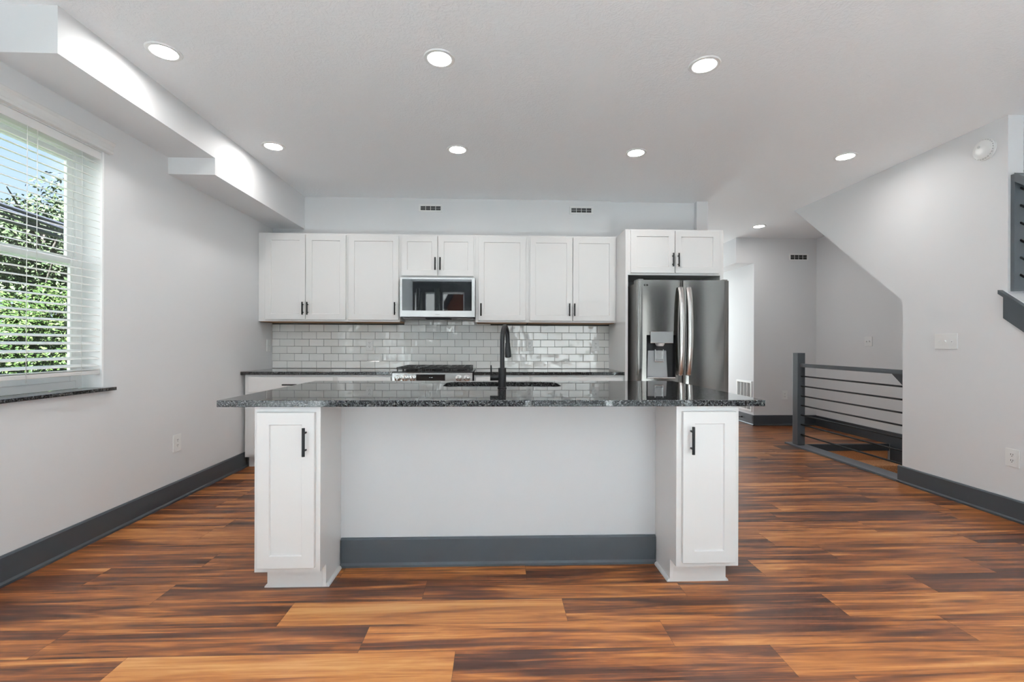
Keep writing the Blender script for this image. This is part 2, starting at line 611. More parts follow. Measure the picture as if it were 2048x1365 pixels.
# ------------------------------------------------------------------ floor
def build_floor():
    bm = B()
    lt = bm.faces.layers.float.new('tone')
    lr = bm.faces.layers.float.new('rnd')
    g, W, L = 0.0005, 0.178, 1.22
    rng = random.Random(3)

    def quad(x0, x1, y0, y1, tone, r):
        if x1 - x0 < 0.004:
            return
        f = bm.faces.new([bm.verts.new(p) for p in ((x0 + g, y0 + g, 0), (x1 - g, y0 + g, 0),
                                                    (x1 - g, y1 - g, 0), (x0 + g, y1 - g, 0))])
        f[lt] = tone
        f[lr] = r
    # rows seen clearly: end joints and the tone right of each joint (first tone: left of the first joint)
    known = {
        -1: ([-1.9, -0.68, 0.055, 1.275, 2.5], [.5, .55, .42, .35, .62, .5]),
        0: ([-1.37, -0.15, 1.077, 2.3], [.42, 1.05, .24, .78, .62]),
        1: ([-1.735, -0.52, 0.703, 1.93], [.40, .42, .50, .52, .64]),
        2: ([-0.907, 0.31, 1.54, 2.76], [.38, 1.02, .22, .72, .5]),
        3: ([-1.55, -0.335, 0.9, 2.115, 3.33], [.55, .36, .52, .40, .30, .4]),
        4: ([-2.0, -0.78, 0.16, 1.38, 2.603], [.5, .45, .4, .22, .62, .3]),
        5: ([-1.54, -0.32, 0.67, 1.89, 3.11], [.62, .40, .4, .36, .52, .5]),
        6: ([-0.8, 0.42, 1.647, 2.885], [.58, .5, .4, .85, .5]),
        7: ([-1.78, -0.56, 1.2, 2.42], [.7, .75, .5, .5, .6]),
        9: ([-1.0, 0.82, 2.04, 3.26], [.55, .5, .5, .62, .5]),
        11: ([-1.95, -0.73, 1.745, 2.965], [.6, .42, .5, .5, .62]),
    }
    for k in range(-26, 43):
        y0 = 1.786 + W * k
        y0 = y0 - W
        y1 = y0 + W
        y0, y1 = max(y0, YR), min(y1, YE)
        if y1 <= y0:
            continue
        xa, xb = XL, 3.52
        if y0 > 5.43:
            xb = XS
        if y1 < 1.1:
            xb = XS
        if k in known:
            js, ts = known[k]
        else:
            ph = rng.random() * L
            js = [XL - L + ph + i * L for i in range(8)]
            ts = [0.5 + rng.gauss(0, 0.19) for _ in range(9)]
        ed = [xa] + [j for j in js if xa + 0.01 < j < xb - 0.01] + [xb]
        skip = len([j for j in js if j <= xa + 0.01])
        for i in range(len(ed) - 1):
            t = ts[min(i + skip, len(ts) - 1)]
            quad(ed[i], ed[i + 1], y0, y1, t, rng.random())
    quad(3.52, XS, 5.435, 5.524, 0.5, 0.3)
    for f in bm.faces:
        f.material_index = 0
    t = B()
    box(t, XL, 3.52, YR, YE, -0.03, -0.0015, mi=1)
    box(t, 3.52, XS, 5.435, YH + 0.1, -0.03, -0.0015, mi=1)
    box(t, 3.52, XS, YR, 1.1, -0.03, -0.0015, mi=1)
    merge(bm, t)
    for f in bm.faces:
        if f.calc_center_median().z < -0.0005:
            f.material_index = 1
    o = obj('floor', bm, ['plank', 'slot'], recalc=False)
    struct(o, 'reddish brown multi toned wood plank floor with dark streaks', 'floor')


build_floor()

# ------------------------------------------------------------------ room shell
ceil = boxes('ceiling', [(XL - 0.2, XS + 0.1, YR - 0.2, YE + 0.1, ZC, ZC + 0.15)], 'ceiling')
struct(ceil, 'white textured ceiling', 'ceiling')

y0, y1, z0, z1 = W1
wl_ = boxes('wall_left', [
    (XL - 0.15, XL, YR - 0.2, y0, -0.03, ZC),
    (XL - 0.15, XL, y1, YW + 0.15, -0.03, ZC),
    (XL - 0.15, XL, y0, y1, -0.03, z0 - 0.022),
    (XL - 0.15, XL, y0, y1, z1, ZC)], 'wall')
struct(wl_, 'light grey painted wall with the window', 'wall')

wb = B()
box(wb, XL, 1.258, YW, YW + 0.16, -0.03, ZC)
box(wb, 1.258, 2.205, YW + 0.04, YW + 0.16, -0.03, ZC)
box(wb, 2.205, 2.332, YW - 0.025, YE, -0.03, ZC)
struct(obj('wall_back', wb, 'wall'), 'light grey wall behind the kitchen cabinets', 'wall')

bm = B()
prism(bm, [(2.25, 2.532), (3.473, 2.532), (3.473, 2.41), (YW, 2.41), (YW, ZC), (2.25, ZC)], 'x', XL, -2.053)
struct(obj('beam', bm, 'wall'), 'stepped grey boxed beam along the ceiling above the window', 'beam')

# right wall with the stairs behind it: outline in (y, z)
bm = B()
prism(bm, [(1.12, -0.03), (YX, -0.03), (YX, 1.563), (5.33, ZC), (3.055, ZC), (3.055, 1.545), (1.12, 0.0)], 'x', XR, XRB)
box(bm, XR, XRB, 1.0, 5.43, -2.3, -0.03)
struct(obj('wall_right', bm, 'wall'), 'light grey wall with a sloped edge under the stairs', 'wall')

bm = B()
box(bm, XS, XS + 0.1, YR - 0.2, YH + 0.1, -2.3, ZC)
struct(obj('wall_stairwell', bm, 'wall'), 'light grey wall on the far side of the stairwell', 'wall')

bm = B()
box(bm, 3.79, XS, YH, YE, -0.03, 2.385)
box(bm, 3.52, XS, YH, YE, 2.385, ZC)
box(bm, 2.332, 2.5, YE, YE + 0.1, -0.03, ZC)
box(bm, 3.6, 3.79, YE, YE + 0.1, -0.03, ZC)
box(bm, 2.5, 3.6, YE, YE + 0.1, 2.3, ZC)
struct(obj('wall_hall', bm, 'wall'), 'grey wall at the end of the hall with a boxed soffit', 'wall')

# rear wall with a triple window and a wide glazed door added for light, behind the camera
RW = [(-2.33, -2.05), (-1.94, -1.41), (-1.32, -0.55)]
RZ0, RZ1 = 0.55, 2.56
RD = (0.45, 3.05, 0.0, 2.35)
bm = B()
xs = [XL - 0.15]
for a, b in RW:
    box(bm, xs[-1], a, YR - 0.14, YR, -0.03, ZC)
    box(bm, a, b, YR - 0.14, YR, -0.03, RZ0)
    box(bm, a, b, YR - 0.14, YR, RZ1, ZC)
    xs.append(b)
box(bm, xs[-1], RD[0], YR - 0.14, YR, -0.03, ZC)
box(bm, RD[0], RD[1], YR - 0.14, YR, RD[3], ZC)
box(bm, RD[1], XS + 0.1, YR - 0.14, YR, -0.03, ZC)
struct(obj('wall_rear', bm, pm('rear_wall_shade', (0.055, 0.057, 0.06), 0.6)), 'wall with windows behind the viewer, coloured dark for its reflection', 'wall')  # dark colour stands in for the unlit wall seen in reflections


def baseboard(name, label, y_a, y_b, x_face, side, h=0.145):
    """runs along y on the wall face x_face, sticking out to side (+1/-1)"""
    bm = B()
    s = side
    prof = [(0, 0), (0.026 * s, 0), (0.026 * s, 0.012), (0.016 * s, 0.022), (0.016 * s, h - 0.008), (0.008 * s, h), (0, h)]
    prism(bm, [(x_face + a, b) for a, b in prof], 'y', y_a, y_b)
    o = obj(name, bm, 'charcoal')
    struct(o, label, 'baseboard')
    return o


baseboard('baseboard_left', 'charcoal baseboard below the window wall', YR, 4.54, XL, 1)
baseboard('baseboard_right', 'charcoal baseboard along the wall right of the railing', 1.12, YX + 0.03, XR, -1)
bm = B()
prism(bm, [(YH, 0), (YH - 0.026, 0), (YH - 0.026, 0.012), (YH - 0.016, 0.022), (YH - 0.016, 0.145), (YH, 0.152)], 'x', 3.774, XS)
prism(bm, [(3.79, 0), (3.764, 0), (3.764, 0.012), (3.774, 0.022), (3.774, 0.145), (3.79, 0.152)], 'y', YH - 0.026, YE)
struct(obj('baseboard_hall', bm, 'charcoal'), 'dark baseboard around the end of the hall', 'baseboard')

# ------------------------------------------------------------------ stairs
def sawtooth(y_start, z_start, n, rise, run, sgn):
    """steps leaving (y_start, z_start); sgn -1 steps go down toward -y"""
    pts = []
    y, z = y_start, z_start
    for i in range(n):
        pts.append((y, z)); z += rise
        pts.append((y, z)); y += run * sgn
    pts.append((y, z))
    return pts


st = thing('staircase', 'tan carpeted stairs going down behind the grey railing', 'stairs', (4.1, 5.4, 0), kind='structure')
bm = B()
for i in range(9):
    yb = 5.42 - 0.25 * i
    zt = -0.19 * (i + 1)
    box(bm, XRB + 0.001, XS - 0.021, yb - 0.25 - 0.02, yb, zt - 0.19 - 0.02, zt, bev=0.018)
    box(bm, XRB + 0.001, XS - 0.021, yb, yb + 0.02, zt - 0.05, zt + 0.13)
obj('carpet_tread', bm, 'carpet', st)
bm = B()
box(bm, XRB + 0.001, XS - 0.021, 5.395, 5.436, -0.08, 0.001, bev=0.006)
obj('nosing', bm, 'charcoal', st)
bm = B()
prism(bm, [(YH - 0.016, 0.0), (YH - 0.016, 0.148), (5.17, 0.148), (3.0, -1.50), (3.0, -2.2), (5.39, -0.35), (5.39, 0.0)], 'x', XS - 0.02, XS)
obj('skirt_board', bm, 'charcoal', st)
boxes('pit_wall', [(XRB, XS, 0.98, 1.0, -2.3, -0.04), (XRB, XS, 5.45, 5.6, -2.3, -0.035), (XRB, XS, 1.0, 5.5, -2.35, -2.3)], 'wall', st)
up = thing('staircase', 'closed stair flight rising behind the right wall', 'stairs', (4.1, 1.2, 0), kind='structure')
bm = B()
stp = sawtooth(1.15, 0.0, 14, 0.19, 0.232, 1)
und = [(5.33, ZC), (3.875, 1.563), (1.95, -0.0)]
pts = [p for p in stp if p[1] <= ZC - 0.01]
pts.append((pts[-1][0], ZC - 0.001))
prism(bm, pts + [(5.32, ZC - 0.001)] + und[1:], 'x', XRB + 0.001, XS - 0.001)
obj('stair_flight', bm, 'wall', up)

# ------------------------------------------------------------------ window in the left wall
win = thing('window_1', 'white double hung window behind the open blind', 'window', (XL, (y0 + y1) / 2, z0), kind='structure')
XO = XL - 0.13
bm = B()      # reveal lining + vinyl outer frame
box(bm, XO, XL - 0.0005, y1 - 0.012, y1, z0, z1)
box(bm, XO, XL - 0.0005, y0, y0 + 0.012, z0, z1)
box(bm, XO, XL - 0.0005, y0 + 0.012, y1 - 0.012, z1 - 0.012, z1)
obj('reveal', bm, 'trim_white', win)
bm = B()
fy0, fy1, fz0, fz1 = y0 + 0.012, y1 - 0.012, z0, z1 - 0.012
fx0, fx1 = XL - 0.15, XL - 0.115
for a in ((fy0, fy0 + 0.045, fz0, fz1), (fy1 - 0.045, fy1, fz0, fz1)):
    box(bm, fx0, fx1, *a, bev=0.004)
box(bm, fx0, fx1, fy0 + 0.045, fy1 - 0.045, fz0, fz0 + 0.045, bev=0.004)
box(bm, fx0, fx1, fy0 + 0.045, fy1 - 0.045, fz1 - 0.04, fz1, bev=0.004)
obj('window_frame', bm, 'vinyl', win)


def sash(name, x0_, x1_, za, zb, wr):
    bm = B()
    a, b = fy0 + 0.0445, fy1 - 0.0445
    box(bm, x0_, x1_, a, a + wr, za, zb, bev=0.004)
    box(bm, x0_, x1_, b - wr, b, za, zb, bev=0.004)
    box(bm, x0_ + 0.0005, x1_ - 0.0005, a + wr, b - wr, za, za + 0.05, bev=0.004)
    box(bm, x0_ + 0.0005, x1_ - 0.0005, a + wr, b - wr, zb - 0.045, zb, bev=0.004)
    s = obj(name, bm, 'vinyl', win)
    xm = (x0_ + x1_) / 2
    boxes('pane', [(xm - 0.003, xm + 0.003, a + wr - 0.004, b - wr + 0.004, za + 0.046, zb - 0.041)], 'glass', s)
    return s


sash('upper_sash', XL - 0.148, XL - 0.128, 1.635, fz1 - 0.0405, 0.045)
sash('lower_sash', XL - 0.127, XL - 0.107, fz0 + 0.0455, 1.685, 0.045)
bm = B()
box(bm, XL - 0.112, XL + 0.03, y0 - 0.06, y1 + 0.062, z0 - 0.021, z0 - 0.001, bev=0.002)
obj('window_sill', bm, 'granite', win)['label'] = 'black stone sill'

# blind
bl = thing('window_blind', 'white horizontal slat blind hanging open in the window', 'blind', (XL - 0.03, y1, z1))
bm = B()
vp = [(XL + 0.002, 2.338), (XL + 0.03, 2.338), (XL + 0.034, 2.352), (XL + 0.03, 2.356), (XL + 0.034, 2.385), (XL + 0.046, 2.398), (XL + 0.046, 2.404), (XL + 0.002, 2.404)]
prism(bm, vp, 'y', y0 - 0.03, y1 + 0.032)
obj('valance', bm, 'valance', bl)
boxes('head_rail', [(XL - 0.058, XL - 0.003, y0 + 0.016, y1 - 0.016, 2.285, 2.33)], 'slat', bl)
pitch, tilt, hw = 0.0435, math.radians(15), 0.025
nsl = 29
zs = 2.262
xc = XL - 0.032
slat0 = None
for i in range(nsl):
    if slat0 is None:
        bm = B()
        c_, s_ = math.cos(tilt), math.sin(tilt)
        top, bot = [], []
        for k in range(5):
            u = -hw + 2 * hw * k / 4
            crown = 0.003 * (1 - (u / hw) ** 2)
            # u grows toward the room (+x); outer edge higher
            px, pz = u * c_ + crown * s_, -u * s_ + crown * c_
            top.append((px, pz + 0.0013)); bot.append((px, pz - 0.0013))
        prism(bm, top + bot[::-1], 'y', y0 + 0.018, y1 - 0.018)
        slat0 = obj('slat', bm, 'slat', bl, fix=False)
        slat0.location = Vector((xc, 0, zs)) - bl.location
    else:
        c = slat0.copy()
        COL.objects.link(c)
        c.parent = bl
        c.location = Vector((xc, 0, zs - pitch * i)) - bl.location
zb = zs - pitch * nsl
bm = B()
box(bm, xc - 0.026, xc + 0.026, y0 + 0.018, y1 - 0.018, zb - 0.012, zb + 0.012, bev=0.004)
box(bm, xc - 0.026, xc + 0.026, y0 + 0.018, y1 - 0.018, zb + 0.016, zb + 0.019)
obj('bottom_rail', bm, 'valance', bl)
for yy in (y0 + 0.2, 2.25, 2.775):
    bm = B()
    for dx in (-0.027, 0.027):
        cyl(bm, (xc + dx, yy, zb), (xc + dx, yy, 2.29), 0.0009, n=6)
    obj('ladder_cord', bm, 'cord', bl)
for yy, zz in ((2.452, 0.97), (2.505, 1.55)):
    bm = B()
    cyl(bm, (xc + 0.031, yy, zz), (xc + 0.031, yy + 0.004, 2.29), 0.0016, n=6)
    obj('pull_cord', bm, 'cord', bl)

# ------------------------------------------------------------------ rear windows and added glazed door (behind the viewer)
for cx0, cx1, lab in ((-2.25, -2.05, 'dark grey curtain at the window nearest the left wall behind the viewer'), (-1.6, -1.41, 'dark grey curtain at the middle window behind the viewer')):
    bm = B()
    f_, b_ = [], []
    for i in range(33):
        u = i / 32
        x_ = cx0 + (cx1 - cx0) * u
        y_ = YR + 0.07 + 0.022 * math.sin(u * PI * 8)
        f_.append((x_, y_ + 0.003)); b_.append((x_, y_ - 0.003))
    prism(bm, f_ + b_[::-1], 'z', 0.05, 2.62)
    tag(obj('curtain', bm, 'curtain'), lab, 'curtain', 'curtains behind the viewer')

for a, b in RW:
    w = thing('window_2', 'white window with dark curtain behind the viewer', 'window', ((a + b) / 2, YR, RZ0), kind='structure')
    bm = B()
    for q in ((a, a + 0.03, RZ0, RZ1), (b - 0.03, b, RZ0, RZ1), (a, b, RZ0, RZ0 + 0.04), (a, b, RZ1 - 0.03, RZ1)):
        box(bm, q[0], q[1], YR - 0.09, YR - 0.05, q[2], q[3])
    obj('window_frame', bm, 'vinyl', w)
    boxes('pane', [(a, b, YR - 0.075, YR - 0.069, RZ0, RZ1)], 'glass', w)
dr = thing('added_door_1', 'white framed sliding glass door added behind the viewer for daylight', 'door', (1.8, YR, 0), kind='structure')  # unseen door added to let sun and daylight into the room
bm = B()
xm = (RD[0] + RD[1]) / 2
for q in ((RD[0], RD[0] + 0.08), (xm - 0.05, xm + 0.05), (RD[1] - 0.08, RD[1])):
    box(bm, q[0], q[1], YR - 0.11, YR - 0.05, 0, RD[3], bev=0.004)
box(bm, RD[0], RD[1], YR - 0.11, YR - 0.05, RD[3] - 0.08, RD[3])
box(bm, RD[0], RD[1], YR - 0.11, YR - 0.05, 0, 0.1)
obj('door_frame', bm, 'vinyl', dr)
boxes('pane', [(RD[0], RD[1], YR - 0.083, YR - 0.077, 0.09, RD[3])], 'glass', dr)

dr2 = thing('added_door_2', 'white framed glass door added at the unseen end of the corridor', 'door', (3.05, YE, 0), kind='structure')  # unseen door added as the opening for the corridor fill light
bm = B()
for q in ((2.5, 2.6, 0, 2.3), (3.5, 3.6, 0, 2.3), (2.6, 3.5, 0, 0.15), (2.6, 3.5, 2.2, 2.3)):
    box(bm, q[0], q[1], YE + 0.03, YE + 0.08, q[2], q[3])
obj('door_frame', bm, 'vinyl', dr2)
boxes('pane', [(2.6, 3.5, YE + 0.05, YE + 0.056, 0.15, 2.2)], 'glass', dr2)
pt = boxes('floor_bounce', [(XL + 0.05, 3.4, YR + 0.01, -0.3, 0.0005, 0.006)], pm('pale_bounce_patch', (0.84, 0.86, 0.88), 0.6))  # unseen pale patch added to bounce sunlight onto the ceiling
struct(pt, 'pale floor patch added behind the viewer to bounce sunlight upward', 'floor')
pt = boxes('added_patio', [(-7, 9, -12, YR - 0.16, -0.2, -0.05)], pm('added_slab_dark', (0.03, 0.031, 0.032), 0.9, **{'Specular IOR Level': 0.0}))  # unseen slab added for bounce, darkened to keep glare off the granite
struct(pt, 'dark unseen patio outside the glass door', 'added_patio')

# ------------------------------------------------------------------ ceiling lights
LPOS = [(-1.80, 2.583, 'ceiling downlight nearest the beam, front row left end'),
        (-0.315, 2.583, 'ceiling downlight in the middle of the front row, over the island'),
        (1.172, 2.583, 'ceiling downlight at the right end of the front row'),
        (-1.78, 3.783, 'small looking downlight beside the beam, left end of the back row'),
        (-0.313, 3.783, 'downlight in the back row above the microwave'),
        (1.148, 3.783, 'downlight in the back row above the refrigerator'),
        (2.915, 3.783, 'downlight in the back row nearest the sloped stair wall'),
        (3.484, 6.043, 'downlight in the hall ceiling, farthest from the viewer'),
        (2.95, 7.9, 'downlight added unseen in the corridor behind the refrigerator')]  # extra lamp added out of view to brighten the corridor wall
first = None
for x, y, lab in LPOS:
    if first is None:
        t = thing('downlight', 'round recessed ' + lab, 'ceiling light', (x, y, ZC), 'recessed ceiling downlights')
        bm = B()
        lathe(bm, [(0.064, 0.004), (0.064, -0.0055), (0.070, -0.0075), (0.083, -0.006), (0.087, 0.0), (0.087, 0.002)])
        obj('trim_ring', bm, 'plate', t, fix=False)
        bm = B()
        lathe(bm, [(0.0, -0.002), (0.064, -0.002)])
        obj('lens', bm, 'lens', t, fix=False)
        first = t
    else:
        t = copy_tree(first)
        t.location = (x, y, ZC)
        t['label'] = 'round recessed ' + lab

# ------------------------------------------------------------------ cabinet parts
def shaker(bm, x0, x1, z0, z1, yf, t=0.02, stile=0.057, rec=0.009):
    """shaker panel facing -y, front at yf"""
    e = 0.0015

    def ring(ix, iz, y):
        return [bm.verts.new(p) for p in ((x0 + ix, y, z0 + iz), (x1 - ix, y, z0 + iz), (x1 - ix, y, z1 - iz), (x0 + ix, y, z1 - iz))]
    back = ring(0, 0, yf + t)
    r0 = ring(0, 0, yf + e)
    r1 = ring(e, e, yf)
    r2 = ring(stile, stile, yf)
    r3 = ring(stile + 0.004, stile + 0.004, yf + rec)
    bm.faces.new(back)
    for a, b in ((back, r0), (r0, r1), (r1, r2), (r2, r3)):
        for i in range(4):
            bm.faces.new((a[i], a[(i + 1) % 4], b[(i + 1) % 4], b[i]))
    bm.faces.new(r3)


def slab(bm, x0, x1, z0, z1, yf, t=0.02):
    box(bm, x0, x1, yf, yf + t, z0, z1, bev=0.002)


def pull(parent, x, z, yf, length, vertical=True):
    """black bar pull on two posts, standing off the face at yf"""
    bm = B()
    h = length / 2
    d = 0.03
    if vertical:
        cyl(bm, (x, yf - d, z - h), (x, yf - d, z + h), 0.0068, n=12)
        for s in (-1, 1):
            cyl(bm, (x, yf, z + s * h * 0.62), (x, yf - d, z + s * h * 0.62), 0.0045, n=10)
    else:
        cyl(bm, (x - h, yf - d, z), (x + h, yf - d, z), 0.006, n=12)
        for s in (-1, 1):
            cyl(bm, (x + s * h * 0.62, yf, z), (x + s * h * 0.62, yf - d, z), 0.0045, n=10)
    return obj('handle', bm, 'pull', parent)


def door(parent, x0, x1, z0, z1, yf, hx=None, hz=None, hl=0.128, stile=0.057):
    bm = B()
    shaker(bm, x0, x1, z0, z1, yf, stile=stile)
    d = obj('door', bm, 'cabinet', parent)
    if hx is not None:
        pull(d, hx, hz, yf, hl)
    return d


def drawer(parent, x0, x1, z0, z1, yf, handle=True):
    bm = B()
    slab(bm, x0, x1, z0, z1, yf)
    d = obj('drawer', bm, 'cabinet', parent)
    if handle:
        pull(d, (x0 + x1) / 2, (z0 + z1) / 2, yf, 0.135, False)
    return d


# ---- wall cabinets
YU, YUD = 4.765, 4.745
UP = [
    ('white two door shaker wall cabinet in the corner by the left wall', -2.384, -1.498, 1.403, [(-2.313, -1.917, -1.933), (-1.908, -1.513, -1.886)], 1.532),
    ('white single door wall cabinet between the corner cabinet and the microwave', -1.497, -0.973, 1.403, [(-1.486, -0.984, -1.017)], 1.535),
    ('short white two door cabinet above the microwave', -0.972, -0.207, 1.853, [(-0.956, -0.594, -0.613), (-0.586, -0.226, -0.563)], 1.992),
    ('white single door wall cabinet right of the microwave', -0.206, 0.336, 1.403, [(-0.177, 0.306, -0.149)], 1.53),
    ('white two door wall cabinet next to the refrigerator panel', 0.337, 1.241, 1.403, [(0.35, 0.785, 0.754), (0.793, 1.226, 0.806)], 1.533)]
for lab, xa, xb, zb_, ds, hz in UP:
    c = thing('wall_cabinet', lab, 'cabinet', ((xa + xb) / 2, YW, zb_), 'white wall cabinets')
    bm = B()
    ZT = 2.295
    box(bm, xa, xb, YU + 0.019, YW - 0.012, zb_ + 0.012, ZT)
    # face frame
    box(bm, xa, xb, YU, YU + 0.019, zb_, ZT)
    obj('carcass', bm, 'cabinet', c)
    boxes('bottom_panel', [(xa + 0.01, xb - 0.01, YU + 0.02, YW - 0.014, zb_ - 0.006, zb_ + 0.0115)], 'raw_wood', c)
    for da, db, hx in ds:
        door(c, da, db, zb_ + 0.018, 2.277, YUD, hx, hz)

# ---- refrigerator surround
YFC = 4.42
c = thing('refrigerator_cabinet', 'white two door cabinet with side panels over the refrigerator', 'cabinet', (1.72, YW, 0))
bm = B()
box(bm, 1.243, 1.268, YFC, YW - 0.002, 0.0, 2.288)
obj('side_panel', bm, 'cabinet', c)
bm = B()
box(bm, 2.166, 2.198, YFC, YW - 0.03, 0.0, 2.288)
obj('side_panel', bm, 'cabinet', c)
bm = B()
box(bm, 1.2685, 2.1655, YFC, YFC + 0.02, 1.848, 2.288)
box(bm, 1.2685, 2.1655, YFC + 0.02, YW - 0.01, 1.866, 2.288)
obj('carcass', bm, 'cabinet', c)
door(c, 1.288, 1.714, 1.868, 2.274, YFC - 0.02, 1.692, 1.99)
door(c, 1.721, 2.146, 1.868, 2.274, YFC - 0.02, 1.745, 1.99)

# ---- base cabinets
YB, YBD = 4.462, 4.442
BASE = [
    ('white base cabinet with one wide drawer in the corner by the left wall', -2.384, -1.498, [(-2.317, -1.531)], [(-2.317, -1.928, -1.95), (-1.92, -1.531, -1.9)]),
    ('white base cabinet left of the stainless range', -1.497, -0.976, [(-1.515, -0.992)], [(-1.48, -0.992, -1.02)]),
    ('white base cabinet right of the stainless range', -0.204, 0.336, [(-0.19, 0.32)], [(-0.19, 0.32, -0.16)]),
    ('white base cabinet next to the refrigerator panel', 0.337, 1.241, [(0.352, 1.226)], [(0.352, 0.786, 0.75), (0.793, 1.226, 0.83)])]
BASE[1] = (BASE[1][0], BASE[1][1], BASE[1][2], [(-1.482, -0.992)], BASE[1][4])
for lab, xa, xb, dw, ds in BASE:
    c = thing('base_cabinet', lab, 'cabinet', ((xa + xb) / 2, YW, 0), 'white base cabinets along the back wall')
    bm = B()
    xo = 0.03 if xa < -2.3 else 0.0
    box(bm, xa + xo, xb, YB + 0.02, YW - 0.012, 0.108, 0.882)
    box(bm, xa + xo, xb, YB, YB + 0.02, 0.108, 0.882)
    obj('carcass', bm, 'cabinet', c)
    boxes('toe_kick', [(xa + xo, xb, YB + 0.075, YB + 0.095, 0.0, 0.1075)], 'cabinet', c)
    for a, b in dw:
        drawer(c, a, b, 0.722, 0.862, YBD)
    for a, b, hx in ds:
        door(c, a, b, 0.135, 0.705, YBD, hx, 0.60)

# ---- back counters
def slab_counter(name, lab, x0, x1, y0_, y1_, parent=None):
    bm = B()
    box(bm, x0, x1, y0_, y1_, 0.8835, 0.914, bev=0.003)
    o = obj(name, bm, 'granite')
    return tag(o, lab, 'countertop', 'black granite counters along the back wall')


slab_counter('countertop', 'black granite counter left of the range, in the corner', XL + 0.001, -0.976, 4.437, YW - 0.002)
slab_counter('countertop', 'black granite counter right of the range, toward the refrigerator', -0.204, 1.2425, 4.437, YW - 0.002)

# ---- backsplash
def build_backsplash():
    t = thing('backsplash', 'glossy pale grey subway tile backsplash with dark grout', 'backsplash', (-0.6, YW, 0.914))
    x0, x1, za = XL + 0.001, 1.2425, 0.9155
    boxes('grout', [(x0, x1, YW - 0.006, YW - 0.0005, za, 1.47)], 'grout', t)
    bm = B()
    lt = bm.faces.layers.float.new('tone')
    rng = random.Random(11)
    pw, ph, g = 0.1555, 0.0782, 0.0026
    for r in range(8):
        zz0 = za + r * ph + g / 2
        zz1 = zz0 + ph - g
        lim = 1.404
        x = x0 - (pw / 2 if r % 2 else 0)
        while x < x1:
            a, b = max(x + g / 2, x0), min(x + pw - g / 2, x1)
            x += pw
            mid = (a + b) / 2
            top = zz1
            if zz0 > 1.38 and not (-1.05 < mid < -0.13):
                continue
            top = min(top, 1.465)
            if top - zz0 < 0.01 or b - a < 0.006:
                continue
            tt = B()
            e = 0.0028
            yf = YW - 0.0085
            ta, tb = rng.gauss(0, 0.0075), rng.gauss(0, 0.007)   # slight tilt of each tile

            def yv(px, pz, base):
                return base + (px - mid) * ta + (pz - (zz0 + top) / 2) * tb
            o_ = [tt.verts.new((px, YW - 0.006, pz)) for px, pz in ((a, zz0), (b, zz0), (b, top), (a, top))]
            m_ = [tt.verts.new((px, yv(px, pz, yf + 0.0015), pz)) for px, pz in ((a, zz0), (b, zz0), (b, top), (a, top))]
            i_ = [tt.verts.new((px, yv(px, pz, yf), pz)) for px, pz in ((a + e, zz0 + e), (b - e, zz0 + e), (b - e, top - e), (a + e, top - e))]
            for p, q in ((o_, m_), (m_, i_)):
                for k in range(4):
                    tt.faces.new((p[k], p[(k + 1) % 4], q[(k + 1) % 4], q[k]))
            tt.faces.new(i_)
            l2 = tt.faces.layers.float.new('tone')
            tv = rng.random()
            for f in tt.faces:
                f[l2] = tv
            merge(bm, tt)
    obj('tile', bm, 'tile', t)['kind'] = 'stuff'


build_backsplash()


# ---- outlets, switches
def outlet(label, loc, axis, gang=1, kind='outlet', group='white outlets and switch plates', w=0.075, h=0.12):
    """plate facing: axis '-y' faces the viewer, '+x' on left wall, '-x' on right wall"""
    t = thing('wall_outlet' if kind == 'outlet' else 'light_switch', label, 'outlet' if kind == 'outlet' else 'light switch', loc, group)
    rot = {'-y': 0.0, '+x': PI / 2, '-x': -PI / 2}[axis]
    t.rotation_euler = (0, 0, rot)
    bm = B()
    box(bm, -w / 2, w / 2, -0.007, 0.0, -h / 2, h / 2, bev=0.003)
    obj('plate', bm, 'plate', t, fix=False)
    if kind == 'outlet':
        for s in (-1, 1):
            bm = B()
            box(bm, -0.0165, 0.0165, -0.0085, -0.006, s * 0.02 - 0.0145, s * 0.02 + 0.0145, bev=0.002)
            r = obj('receptacle', bm, 'plate', t, fix=False)
            bm = B()
            for dx in (-0.0065, 0.0065):
                box(bm, dx - 0.0014, dx + 0.0014, -0.0092, -0.0083, s * 0.02 - 0.001, s * 0.02 + 0.009)
            cyl(bm, (0, -0.0092, s * 0.02 - 0.008), (0, -0.0083, s * 0.02 - 0.008), 0.0026, n=10)
            obj('slot', bm, 'slot', r, fix=False)
    else:
        for i in range(gang):
            xo = (i - (gang - 1) / 2) * w / gang * 0.82
            bm = B()
            box(bm, xo - 0.006, xo + 0.006, -0.008, -0.006, -0.0125, 0.0125)
            prism(bm, [(-0.007, -0.007), (-0.019, 0.004 if i % 2 else -0.004), (-0.019, 0.011 if i % 2 else -0.011), (-0.007, 0.008)], 'x', xo - 0.0045, xo + 0.0045)
            obj('toggle', bm, 'plate', t, fix=False)
    return t


